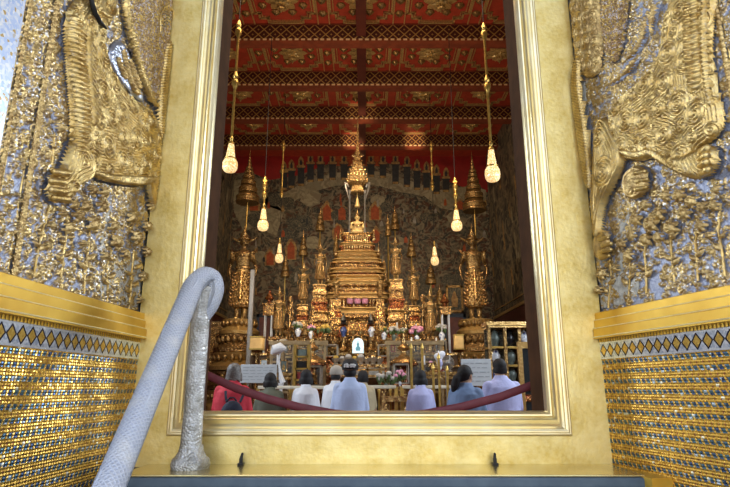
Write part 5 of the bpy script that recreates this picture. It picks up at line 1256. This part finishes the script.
b = MB(); b.ell((-.02, 0, .20), (.075, .05, .06), 12, 8, Matrix.Rotation(.5, 3, 'Y')); b.ell((.03, 0, .24), (.07, .05, .055), 12, 8, Matrix.Rotation(-.5, 3, 'Y')); b.cap((-.01, 0, .18), (.0, .0, .02), .05, .03); b.build('bag', M['tee'], t, remesh=.012); MB().ell((0, -.045, .10), (.04, .02, .06), 10, 6).build('blue_patch', M['lav'], t)
MB().tube([(.0, .02, .25), (.0, .12, .30), (.02, .30, .16)], .008, 6).build('handle', M['tee'], t)
# cream rail in front of the altar with gold posts
Y = 9.0
for x0, x1, py, lb in ((258, 345, 387.5, 'left length of the cream rail before the altar'), (362, 396, 387, 'middle length of the cream rail before the altar'), (402, 462, 387, 'right length of the cream rail before the altar')):
    a, b_ = at(x0, py, Y), at(x1, py, Y); t = T('altar_rail', lb, 'rail', ((a.x+b_.x)/2, Y, 0)); L = b_.x-a.x
    MB().box((0, 0, a.z), (L, .06, .05)).build('top_bar', M['cream'], t, 0, .01)
    MB().box((0, 0, .12), (L, .04, .04)).build('bottom_bar', M['lampgold'], t, 0)
    n = max(3, int(L/.28))
    for i in range(n): MB().lathe([(.018, .1), (.03, .16), (.014, .22), (.014, a.z-.1), (.028, a.z-.05), (.018, a.z-.02)], (-L/2+L*(i+.5)/n, 0, 0), 8).build('baluster', M['lampgold'], t)
    for sx in (-1, 1): MB().box((sx*L/2, 0, a.z/2), (.05, .05, a.z)).build('post', M['lampgold'], t, 0)
Y = 8.7
for px, yt, lb in ((433, 365, 'first slim gold post right of the person in pale lilac'), (438.5, 355, 'second slim gold post right of the person in pale lilac'), (447, 367, 'third slim gold post right of the person in pale lilac'), (411, 345, 'tall gold post behind the person in pale lilac'), (422, 345, 'tall gold post just right of the person in pale lilac')):
    p = at(px, yt, Y); t = T('gold_post', lb, 'post', (p.x, Y, 0))
    MB().box((0, 0, .02), (.12, .12, .04)).build('foot', M['lampgold'], t, 0); MB().lathe([(.02, .04), (.02, p.z-.06), (.03, p.z-.05), (.024, p.z-.02), (.005, p.z+.03)], seg=10).build('shaft', M['lampgold'], t)
a, b_ = at(382, 396, 8.8), at(411, 402, 8.8); t = T('gilt_bench', 'low gilt bench top left of the person in pale lilac', 'bench', ((a.x+b_.x)/2, 8.9, 0))
MB().box((0, 0, a.z-.04), (b_.x-a.x, .35, .08)).build('top', M['agold2'], t, 0)
for sx in (-1, 1): MB().box((sx*(b_.x-a.x)*.45, 0, (a.z-.08)/2), (.06, .3, a.z-.08)).build('leg', M['agold2'], t, 0)
vase(400, 386, 381, 9.3, 'porcelain', 'low vase of white and pink flowers before the right grey case', ('pinkfl', 16, .13, True), 0.0)
vase(386, 388, 383, 9.65, 'greenobj', 'low vase of leafy white flowers left of the pink flowers', ('whitefl', 16, .15, True), 0.0)
# sign boards
def sign(x0, x1, y0, y1, Y, label, rz=0):
    a, b_ = at(x0, y1, Y), at(x1, y0, Y); t = T('sign_board', label, 'sign', ((a.x+b_.x)/2, Y, 0), rz); w, h, k = b_.x-a.x, b_.z-a.z, a.z
    MB().box((0, 0, k+h/2), (w, .025, h)).build('board', M['signwhite'], t, 0, .004)
    b = MB(); q = random.Random(x0)
    for i in range(5):
        z = k+h*(.84-.165*i); x = -w*.43
        while x < w*.40:
            l = q.uniform(.04, .10); l = min(l, w*.43-x); b.box((x+l/2, -.0145, z), (l, .003, h*.028)); x += l+.025
    b.build('print_lines', M['signtext'], t, 0)
    for sx in (-1, 1): MB().box((sx*w*.35, .03, k*.5+h*.2), (.03, .03, k+h*.4)).build('leg', M['lampgold'], t, 0)
sign(240, 277, 364.5, 383, 8.2, 'pale printed sign board between the red shirt and the green shirt')
sign(462, 490.5, 359, 386, 8.0, 'pale printed sign board between the denim shirt and the blue shirt')
# gilded cabinet with porcelain on the far right
Y = 10.8; X0, X1 = at(487, 340, Y).x, at(538, 340, Y).x; zt = zz(325, Y); t = T('gilt_cabinet', 'tall gilded open cabinet with blue porcelain against the right wall', 'cabinet', ((X0+X1)/2, Y, 0)); w = X1-X0
MB().box((0, 0, zt+.0), (w+.10, .54, .07)).box((0, -.02, zt-.06), (w+.04, .5, .03)).build('cornice', M['band'], t, 0)
for f in (-.5, -.20, .08, .36, .5): MB().box((w*f, -.2, zt/2), (.055, .07, zt-.1)).build('post', M['pgold'], t, 0)
MB().box((0, .23, zt/2), (w, .04, zt-.1)).build('back_panel', M['ptree'], t, 0)
for py in (348, 366, 384): MB().box((-w*.07, 0, zz(py, Y)), (w*.86, .44, .04)).build('shelf', M['lampgold'], t, 0)
SH = {348: 'top', 366: 'middle', 384: 'lowest'}; PO = {-.35: 'left', -.06: 'middle', .22: 'right'}
for py in (348, 366, 384):
    for f in (-.35, -.06, .22):
        z = zz(py, Y)+.023; q = T('porcelain_jar', 'porcelain jar in the %s bay of the %s shelf of the gilded cabinet' % (PO[f], SH[py]), 'jar', ((X0+X1)/2+w*f, Y-.04, z)); s = rr.uniform(.78, .95)
        mt = 'darkobj' if (f == -.06 and py == 348) else rr.choice(['porcelain', 'bluepor', 'porcelain', 'greenobj'])
        MB().lathe([(.05*s, 0), (.055*s, .02), (.10*s, .12), (.105*s, .17), (.06*s, .23), (.05*s, .25)], seg=14).build('body', M[mt], q); MB().lathe([(.06*s, .25), (.062*s, .265), (.03*s, .29), (.012, .32)], seg=12).build('lid', M[mt], q)
Y = 9.0; a, b_ = at(521, 410, Y), at(541, 342, Y); t = T('framed_mirror', 'tall gold framed dark mirror at the right edge of the doorway', 'mirror', ((a.x+b_.x)/2, Y, 0)); w, zt = b_.x-a.x, b_.z
MB().box((0, 0, zt/2), (w-.06, .04, zt-.06)).build('mirror_glass', M['mirror'], t, 0)
MB().box((-w/2+.035, -.02, zt/2), (.07, .06, zt)).box((w/2-.035, -.02, zt/2), (.07, .06, zt)).box((0, -.02, zt-.05), (w-.141, .054, .10)).box((0, -.02, zz(388, Y)), (w-.141, .054, .07)).build('frame', M['band'], t, 0)
MB().box((0, -.02, zz(398, Y)), (w-.1, .05, .10)).build('carved_panel', M['redgold'], t, 0)
Y = 18.6   # gilded low cabinet at far left
a, b_ = at(206, 330, Y), at(231, 324, Y); t = T('gilt_side_cabinet', 'carved gilt cabinet far back at the left wall behind the standing statue', 'cabinet', ((a.x+b_.x)/2, Y, 0)); w, zt = b_.x-a.x, b_.z
MB().box((0, 0, zt*.5), (w, .4, zt-.02)).build('body', M['agold'], t, 0); MB().box((0, -.02, zt), (w+.1, .5, .09)).build('top', M['agold2'], t, 0)
for i in range(4): MB().box((0, -.21, zt*(.2+.2*i)), (w*.96, .04, .05)).build('moulding', M['agold2'], t, 0)
# ------------------------------------------------------------------ hanging lamps
def pendant(label, px, ycap, yb, Y, rpx, g0=0, g1=.45):
    p = at(px, yb, Y); H_ = zz(ycap, Y)-p.z; r = rpx*mp(Y, yb); t = T('pendant_lamp', label, 'lamp', (p.x, Y, p.z))
    MB().lathe([(r*.25, .0), (r*.70, H_*.04), (r*.95, H_*.14), (r, H_*.24), (r*.93, H_*.36), (r*.70, H_*.46), (r*.62, H_*.52), (r*.50, H_*.72), (r*.40, H_*.92), (r*.34, H_)], seg=24, mod=lambda a: 1+.035*math.cos(12*a)).build('glass_shade', M['lampglass'], t)
    MB().lathe([(r*.74, H_*.455), (r*.80, H_*.475), (r*.80, H_*.495), (r*.7, H_*.51)], seg=24).build('shade_band', M['lampgold'], t)
    MB().lathe([(r*.30, H_*.98), (r*.42, H_*1.0), (r*.40, H_*1.05), (r*.18, H_*1.10), (r*.26, H_*1.16), (r*.30, H_*1.20), (r*.12, H_*1.28), (.012, H_*1.34)], seg=14).build('cap', M['lampgold'], t)
    top = HBM-p.z-.024; z0_ = H_*1.3; zg0, zg1 = z0_+(top-z0_)*g0, z0_+(top-z0_)*g1
    MB().tube([(0, 0, z0_), (0, 0, top)], .009, 6).build('chain', M['black'], t)
    MB().tube([(0, 0, zg0), (0, 0, zg1)], .024, 8).build('rod', M['lampgold'], t)
    for f in (.0, .5, 1.0):
        z = zg0+(zg1-zg0)*f
        if f == 0 and g0 == 0: continue
        MB().lathe([(.02, z-.16), (.045, z-.10), (.065, z-.03), (.05, z+.02), (.03, z+.05), (.055, z+.09), (.02, z+.20)], seg=10).build('rod_knop', M['lampgold'], t)
pendant('nearest crystal pendant lamp on the left, lit', 229.5, 144, 172.5, 9.0, 7.6)
pendant('nearest crystal pendant lamp on the right, lit', 493, 150, 182, 9.0, 7.6)
pendant('second crystal pendant lamp on the left, beside the left parasol', 262.7, 209, 231, 12.7, 5.5, .0, .10)
pendant('second crystal pendant lamp on the right, beside the right parasol', 457, 210, 231, 12.7, 5.5, .0, .10)
pendant('farthest crystal pendant lamp on the left', 279, 244, 263, 15.9, 4.0, .30, .62)
pendant('farthest crystal pendant lamp on the right', 435, 247, 265.5, 15.9, 4.0, .36, .62)
# ================================================================== PEOPLE seated on the floor, seen from behind
def person(px, ytop, Y, sw, label, shirt, hair='short', hmat='haircol', trous='trouser', yaw=0.0, lean=.03, turn=0.0, prayer=False, hs=.92, sleeve='short', long_torso=1.0):
    """seated cross-legged, facing the altar (+Y local); sw = half shoulder width in metres"""
    p = at(px, ytop, Y); H_ = p.z; t = T('person', label, 'person', (p.x, Y, 0), yaw)
    k = H_/.875
    def V(x, y, z): return (x, y+lean*max(0, z-.15)/.5, z*k)
    s = sw; b = MB()
    zs = .575
    b.loft([[V(rx*math.cos(a), cy+ry*math.sin(a), z) for a in np.linspace(0, 2*PI, 18, endpoint=False)] for z, rx, ry, cy in ((.10, .12, .10, 0), (.13, .17, .13, 0), (.20, .175, .13, 0), (.26, s*.70, .105, .0), (.42, s*.78, .115, .0), (.54, s*.84, .115, .0), (.605, s*.70, .09, .0), (.645, s*.42, .07, .0), (.675, .06, .06, .01), (.74, .053, .056, .02))])
    head = Vector(V(0, .025, .777)); rot = Matrix.Rotation(turn, 3, 'Z')
    def Hd(x, y, z): return head+rot @ Vector((x*hs, y*hs, z*hs))
    b.ell(head, (.076*hs, .092*hs, .105*hs), 16, 12); b.ell(Hd(0, .03, -.05), (.055*hs, .062*hs, .062*hs), 12, 8)
    b.cap(Hd(0, .092, .005), Hd(0, .106, -.018), .011, .014, 7)
    for sx in (-1, 1):
        b.ell(Hd(sx*.076, .0, -.01), (.010, .020, .032), 8, 6)
        sh = Vector(V(sx*(s-.055), 0, .585)); el = Vector(V(sx*(s+.005), .06, .29)); wr = Vector(V(sx*.09, .27, .235))
        if prayer: wr = Vector(V(sx*.025, .22, .47)); el = Vector(V(sx*(s-.01), .10, .32))
        b.cap(sh, el, .052, .040); b.cap(el, wr, .040, .028)
        d = (wr-el).normalized(); side = Vector((0, 0, 1)) if not prayer else Vector((0, .4, .9)); pc = wr+d*.035 if not prayer else wr+Vector((0, .01, .045))
        b.cap(wr, pc, .026, .034)
        u = Vector((-sx*.75, .65, -.1)).normalized() if not prayer else Vector((-sx*.05, .25, .95)).normalized()
        v = Vector((.65, sx*.75, 0)).normalized() if not prayer else Vector((0, .9, -.25))
        for f in range(4):
            c = pc+u*.02+v*(.020*(f-1.5)); l = (.068, .078, .073, .058)[f]; mid = c+u*l*.55+Vector((0, 0, .008)); b.cap(c, mid, .0095, .009, 8); b.cap(mid, mid+u*l*.5-Vector((0, 0, .014)), .009, .0075, 8)
        b.cap(pc-v*.03*sx, pc-v*.03*sx+u*.04+Vector((0, 0, .022)), .011, .009, 8)
        kn = Vector((sx*.115, .40, .075)); hp = Vector((sx*.09, .02, .19)); ak = Vector((sx*.10, -.04, .055))
        b.cap(hp, kn, .085, .060); b.cap(kn, ak, .052, .036); b.cap(ak, ak+Vector((-sx*.03, -.14, -.022)), .036, .028)
        for f in range(5): b.cap(ak+Vector((-sx*.03+.018*(f-2), -.15, -.028)), ak+Vector((-sx*.03+.019*(f-2), -.185, -.030)), .011, .009, 6)
    b.build('body', M['skin'], t, remesh=.0075, dec=.5)
    m = MB()
    for sx in (-1, 1): m.ell(Hd(sx*.030, .083, .012), (.013, .008, .007), 8, 5)
    m.build('eyes', M['darkobj'], t)
    m = MB().ell(Hd(0, .086, -.055), (.022, .008, .007), 8, 5); m.build('mouth', M['redrope'], t)
    # shirt
    c = MB()
    c.loft([[V(rx*math.cos(a)*(1+.02*math.sin(5*a+z*20)), cy+ry*math.sin(a), z) for a in np.linspace(0, 2*PI, 24, endpoint=False)] for z, rx, ry, cy in ((.16, .205, .16, 0), (.24, s*.80+.03, .145, .0), (.36, s*.80+.03, .138, .0), (.49, s*.86+.025, .138, .0), (.57, s*.84+.02, .128, .0), (.625, s*.66, .10, .0), (.667, s*.40, .08, .005), (.695, .068, .070, .008))])
    for sx in (-1, 1):
        sh = Vector(V(sx*(s-.055), 0, .580)); el = Vector(V(sx*(s+.005), .06, .29)) if not prayer else Vector(V(sx*(s-.01), .10, .32))
        q = sh.lerp(el, .75 if sleeve == 'short' else 1.0); c.cap(sh, q, .068, .060)
        if sleeve == 'long': c.cap(el, el.lerp(Vector(V(sx*.09, .27, .235)), .85), .056, .042)
    c.build('shirt', M[shirt], t, remesh=.010)
    # trousers
    c = MB(); c.ell((0, .0, .18), (.19, .16, .09), 16, 8)
    for sx in (-1, 1):
        kn = Vector((sx*.115, .40, .075)); hp = Vector((sx*.09, .02, .19)); ak = Vector((sx*.10, -.04, .055)); c.cap(hp, kn, .098, .070); c.cap(kn, kn.lerp(ak, .8), .062, .050)
    c.build('trousers', M[trous], t, remesh=.014)
    # hair
    c = MB()
    if hair != 'cap':
        c.ell(Hd(0, -.012, .020), (.087*hs, .098*hs, .098*hs), 18, 12); c.ell(Hd(0, -.040, -.015), (.082*hs, .068*hs, .075*hs), 16, 10)
        if hair == 'bob': c.ell(Hd(0, -.03, -.035), (.094*hs, .075*hs, .07*hs), 16, 10)
        if hair in ('bob', 'short'):
            for i in range(22): a = PI*.93+PI*1.14*i/21; dz = -.085 if hair == 'bob' else -.058; q_ = 1.0 if hair == 'bob' else .86; c.cap(Hd(.086*q_*math.cos(a), -.012+.086*q_*math.sin(a), -.03), Hd(.094*q_*math.cos(a), -.012+.09*q_*math.sin(a), dz-.02*R.random()), .017, .007, 7)
        if hair == 'pony':
            c.ell(Hd(0, -.10, .0), (.035, .035, .035), 10, 8); c.tube([Hd(0, -.10, 0), Hd(-.02, -.14, -.04), Hd(-.045, -.14, -.12), Hd(-.07, -.12, -.19), Hd(-.085, -.10, -.23)], [.03, .042, .046, .036, .008], 10)
        if hair == 'shaggy':
            for i in range(14): a = PI+PI*i/13; c.cap(Hd(.07*math.cos(a), .07*math.sin(a), -.02), Hd(.092*math.cos(a), .088*math.sin(a), -.075-.012*(i % 3)), .028, .014, 8)
        h = c.build('hair', M[hmat], t, remesh=.009)
    else:
        c.ell(Hd(0, -.03, -.035), (.078*hs, .068*hs, .065*hs), 16, 10); c.build('hair', M['haircol'], t, remesh=.009)
        c = MB(); c.lathe([(.092*hs, 0), (.097*hs, .02), (.094*hs, .06), (.076*hs, .10), (.04*hs, .122), (.008, .128)], Hd(0, -.005, .0), 22, sy=1.12)
        o = c.build('cap', M[hmat], t)
        MB().ell(Hd(0, .13, .02), (.075, .075, .010), 16, 5).build('cap_brim', M[hmat], o)
        return t, o, Hd
    return t, None, Hd
t, _, Hd = person(233, 363.5, 6.3, .185, 'person in bright red shirt with grey hair and dark backpack', 'red', 'shaggy', 'hairgrey', yaw=-.1)
rt = T('backpack', 'dark navy backpack on the back of the person in red', 'backpack', (at(232, 400, 6.05).x, 6.08, .17))
b = MB(); b.ell((0, 0, .16), (.125, .075, .16), 16, 10); b.ell((0, -.06, .10), (.095, .04, .09), 14, 8); b.build('bag', M['navy'], rt, remesh=.012)
MB().tube([(-.05, -.03, .31), (-.02, -.04, .345), (.02, -.04, .345), (.05, -.03, .31)], .009, 7).build('handle', M['navy'], rt)
for sx in (-1, 1): MB().tube([(sx*.07, .04, .30), (sx*.09, .065, .36), (sx*.10, .09, .41)], .014, 7).build('strap', M['navy'], rt)
person(271, 373, 7.0, .155, 'person with short black hair in olive green shirt', 'green', 'bob', yaw=.25, hs=.85)
person(306, 369.5, 7.0, .142, 'person with black bob in loose white shirt over dark trousers', 'tee', 'bob', trous='navy', sleeve='long', hs=.86)
person(335, 367, 7.85, .16, 'person in white shirt and pale cap beside the patterned black cap', 'tee', 'cap', 'capbeige', yaw=-.25)
t, cp, Hd = person(350, 360.5, 6.6, .178, 'person in pale blue white shirt wearing black cap with white emblem', 'blue', 'cap', 'haircol', hs=1.0)
b = MB()
def on(x, z): return Hd(x, -math.sqrt(max(0, .110**2-(x*1.1)**2))-.004+max(0, z-.05)*.35, z)
for q in ([(-.062, .025), (-.055, .055), (-.035, .062), (-.03, .035), (-.042, .03)], [(-.022, .022), (-.018, .06), (-.006, .04), (.006, .06), (.010, .022)], [(.022, .025), (.020, .055), (.040, .058), (.038, .035), (.024, .038)], [(.050, .022), (.048, .05), (.064, .045)]):
    b.tube([on(x, z)+Vector((0, -.004, 0)) for x, z in q], .012, 6)
b.build('white_emblem', M['white'], cp)
person(363.5, 370.5, 8.5, .165, 'person with short black hair in beige shirt behind the black cap', 'beige', 'short', yaw=.15)
person(420.5, 370, 6.8, .138, 'person with black bob in pale lilac t-shirt sitting alone right of the middle', 'lav', 'bob', trous='greytr', hs=.86)
person(464, 365.5, 6.0, .170, 'person with low black ponytail in blue denim shirt', 'denim', 'pony', yaw=-.35, turn=-.5, sleeve='long')
person(501, 358, 6.6, .215, 'person with short black hair in lavender blue shirt beside the sign', 'lav', 'short', yaw=.2)
# ------------------------------------------------------------------ barrier strap across the doorway
P = []
a, b_ = at(192, 368, 2.52), at(556, 376, 2.52)
Pm = [(186, 364), (207, 375), (235, 388), (268, 399), (300, 407.5), (335, 414), (380, 418), (425, 414), (462, 407), (500, 397), (530, 386), (556, 375)]
path = [at(x, y, 2.52) for x, y in Pm]
# densify
pp = []
for i in range(len(path)-1):
    for k in range(4): pp.append(path[i].lerp(path[i+1], k/4))
pp.append(path[-1])
rt = T('barrier_strap', 'dull red barrier strap sagging across the doorway in front of the seated people', 'barrier', (0, 2.52, pp[len(pp)//2].z))
rings = []
for q in pp:
    q = q-rt.location; rings.append([(q.x, q.y+.008*math.cos(a), q.z+.0185*math.sin(a)) for a in np.linspace(0, 2*PI, 12, endpoint=False)])
MB().loft(rings).build('strap', M['redrope'], rt)
for e, s_ in ((pp[0], -1), (pp[-1], 1)):
    q = e-rt.location; MB().cap((q.x, q.y, q.z), (q.x+s_*.02, q.y-.05, q.z+.012), .012, .010).cap((q.x+s_*.02, q.y-.05, q.z+.012), (q.x+s_*.02, q.y-.11, q.z+.012), .010, .014).build('hook', M['lampgold'], rt)
# ================================================================== LIGHT, CAMERA
def light(kind, name, loc, energy, col, target=None, **kw):
    d = bpy.data.lights.new(name, kind); d.energy = energy; d.color = col
    for k, v in kw.items(): setattr(d, k, v)
    o = bpy.data.objects.new(name, d); COL.objects.link(o); o.location = loc
    if target is not None: o.rotation_euler = (Vector(target)-Vector(loc)).to_track_quat('-Z', 'Y').to_euler()
    return o
WARM = (1, .80, .55)
light('SPOT', 'altar_spotlight', (-3.2, 9.5, 9.2), 820, WARM, (-1.6, 15, 3.4), spot_size=.62, spot_blend=.8, shadow_soft_size=.15)
light('SPOT', 'altar_spotlight', (2.9, 9.5, 9.2), 820, WARM, (1.2, 15, 3.4), spot_size=.62, spot_blend=.8, shadow_soft_size=.15)
light('SPOT', 'canopy_spotlight', (-.2, 11.5, 9.2), 650, WARM, (-.2, 15, 6.0), spot_size=.34, spot_blend=.8, shadow_soft_size=.1)
light('SPOT', 'beam_spotlight', (-.2, 16.2, 7.6), 160, WARM, (-.15, 17.6, ZC+9.1), spot_size=.5, spot_blend=.9, shadow_soft_size=.06)
for x in (-.6, 1.75):
    light('SPOT', 'beam_spotlight', (x, 18.3, 8.2), 330, WARM, (x+.15, 19.9, ZC+9.15), spot_size=.45, spot_blend=.9, shadow_soft_size=.1)
light('AREA', 'hall_fill', (-.2, 9.0, 9.0), 300, (1, .74, .48), (-.2, 12, 0), shape='RECTANGLE', size=6, size_y=2)  # unseen area light added as warm fill for the hall
light('AREA', 'altar_fill', (-.2, 11.0, 3.0), 50, WARM, (-.2, 22, 8.5), shape='RECTANGLE', size=6, size_y=.5)  # added fill from below for altar and back wall, no fixture
for sx in (HX0+.1, HX1-.1):
    light('AREA', 'side_window_daylight', (sx, 6.5, 3.2), 420, (.80, .90, 1), (0, 7.2, .6), shape='RECTANGLE', size=3.5, size_y=2)
S(MB().box((0, -.35, ZC+6.6), (13, 4.9, .2)).build('ceiling_porch_shade', M['hallwall'], None, 0))  # unseen roof, added to block the overhead sky and direct the daylight
for px, py, Y in ((300, 322, 13.1), (415, 322, 13.1), (336, 318, 13.9), (378, 318, 13.9), (272, 340, 12.2), (444, 340, 12.2), (357, 362, 10.7)):
    light('POINT', 'sparkle_fill', at(px, py, Y)+Vector((0, -.25, .12)), 2.5, (1, .76, .46), shadow_soft_size=.03)  # unseen point lights added to make the altar gold sparkle
# ------------------------------------------------------------------ sky
wd = bpy.data.worlds.new('World'); SC.world = wd; wd.use_nodes = True
nt = wd.node_tree; bg = nt.nodes['Background']
tc = nt.nodes.new('ShaderNodeTexCoord'); sp = nt.nodes.new('ShaderNodeSeparateXYZ'); nt.links.new(tc.outputs['Generated'], sp.inputs[0])
cr = nt.nodes.new('ShaderNodeValToRGB'); nt.links.new(sp.outputs[2], cr.inputs[0])
e = cr.color_ramp.elements; e[0].position = 0; e[0].color = (1.0, .97, .92, 1); e[1].position = .9; e[1].color = (.34, .52, .92, 1)
x = cr.color_ramp.elements.new(.25); x.color = (.86, .93, 1, 1)
nt.links.new(cr.outputs[0], bg.inputs[0]); bg.inputs[1].default_value = 2.1
cd = bpy.data.cameras.new('Camera'); cd.sensor_width = 36; cd.lens = F/730*36; cd.clip_start = .02; cd.clip_end = 200
cam = bpy.data.objects.new('Camera', cd); COL.objects.link(cam); cam.location = (0, 0, ZC); cam.rotation_euler = (PI/2+PITCH, 0, 0)
SC.camera = cam
vs = SC.view_settings; vs.view_transform = 'Standard'; vs.look = 'None'; vs.gamma = 1; vs.use_curve_mapping = False; vs.exposure = 0.25
cy = SC.cycles
cy.use_denoising = True; cy.sample_clamp_indirect = 4.0; cy.max_bounces = 8; cy.caustics_reflective = False; cy.caustics_refractive = False
light('AREA', 'ceiling_fill', (-.2, 12.6, 5.4), 60, (1, .70, .42), (-.2, 13.4, 12), shape='RECTANGLE', size=7, size_y=.6)  # added fill that brightens the ceiling, no lamp stands there
for sx, tx in ((-4.6, -3.7), (4.3, 3.3)):
    light('SPOT', 'statue_fill', (sx*.6, 11.5, 6.0), 380, WARM, (tx, 16, 2.9), spot_size=.55, spot_blend=.8, shadow_soft_size=.1)  # spots added to brighten the large statues and their pedestals
light('AREA', 'mural_fill', (-.2, 18.2, 4.3), 60, (1, .78, .52), (-.2, 22, 7.3), shape='RECTANGLE', size=7, size_y=.3)  # unseen area light added to brighten the upper back wall

# members of one kind share a group
GR = {'person': 'people seated on the hall floor', 'pendant_lamp': 'crystal pendant lamps hanging in the hall', 'tiered_parasol': 'gold tiered parasols around the altar', 'standing_statue': 'standing gold statues on the altar',
      'stepped_plinth': 'stepped gold plinths on the dais', 'flower_vase': 'vases on the altar', 'offering_bowl': 'footed bowls on the dais edge', 'gilt_tree': 'gilt leaf trees on the altar', 'glass_case': 'glass cases before the altar',
      'silver_bowl': 'silver bowls on the long altar table', 'gold_post': 'gold posts of the altar rail', 'altar_rail': 'lengths of the cream altar rail', 'porcelain_jar': 'porcelain jars in the gilded cabinet', 'sign_board': 'pale printed sign boards',
      'flower_spray': 'gold flower sprays on the portal walls', 'relief_lion': 'gilded relief lions on the portal walls', 'beaded_border': 'beaded gold borders on the portal walls', 'door_bolt': 'door bolts on the brass ledge',
      'statue_pedestal': 'lotus pedestals of the large statues', 'candle': 'white candles on the altar', 'gilt_cup': 'gilt cups on the altar shelves', 'framed_icon': 'framed icons on the altar shelves', 'votive_figure': 'gilt votive figures on the altar',
      'offering_box': 'boxes on the narrow shelf stand', 'lotus_offering': 'pink offerings on the throne ledge', 'pointed_ornament': 'black pointed ornaments on the altar', 'offering_table': 'small offering tables on the altar',
      'altar_shelf': 'gilt shelves below the dais', 'glazed_screen': 'pale wooden glazed screens', 'lantern': 'amber lantern boxes', 'gilt_canopy_stand': 'gold bell shaped stands', 'side_table': 'carved side tables', 'wooden_screen': 'dark red screens behind the statues', 'figure_stand': 'low gold figure stands', 'gilt_offering': 'tiered offerings on the small tables', 'relief_robe': 'beaded robe reliefs on the portal walls', 'relief_boot': 'rider ornaments on the portal walls'}
for o in list(bpy.data.objects):
    if o.parent is None and o.get('label'):
        g = GR.get(o.name.split('.')[0])
        if g: o['group'] = g
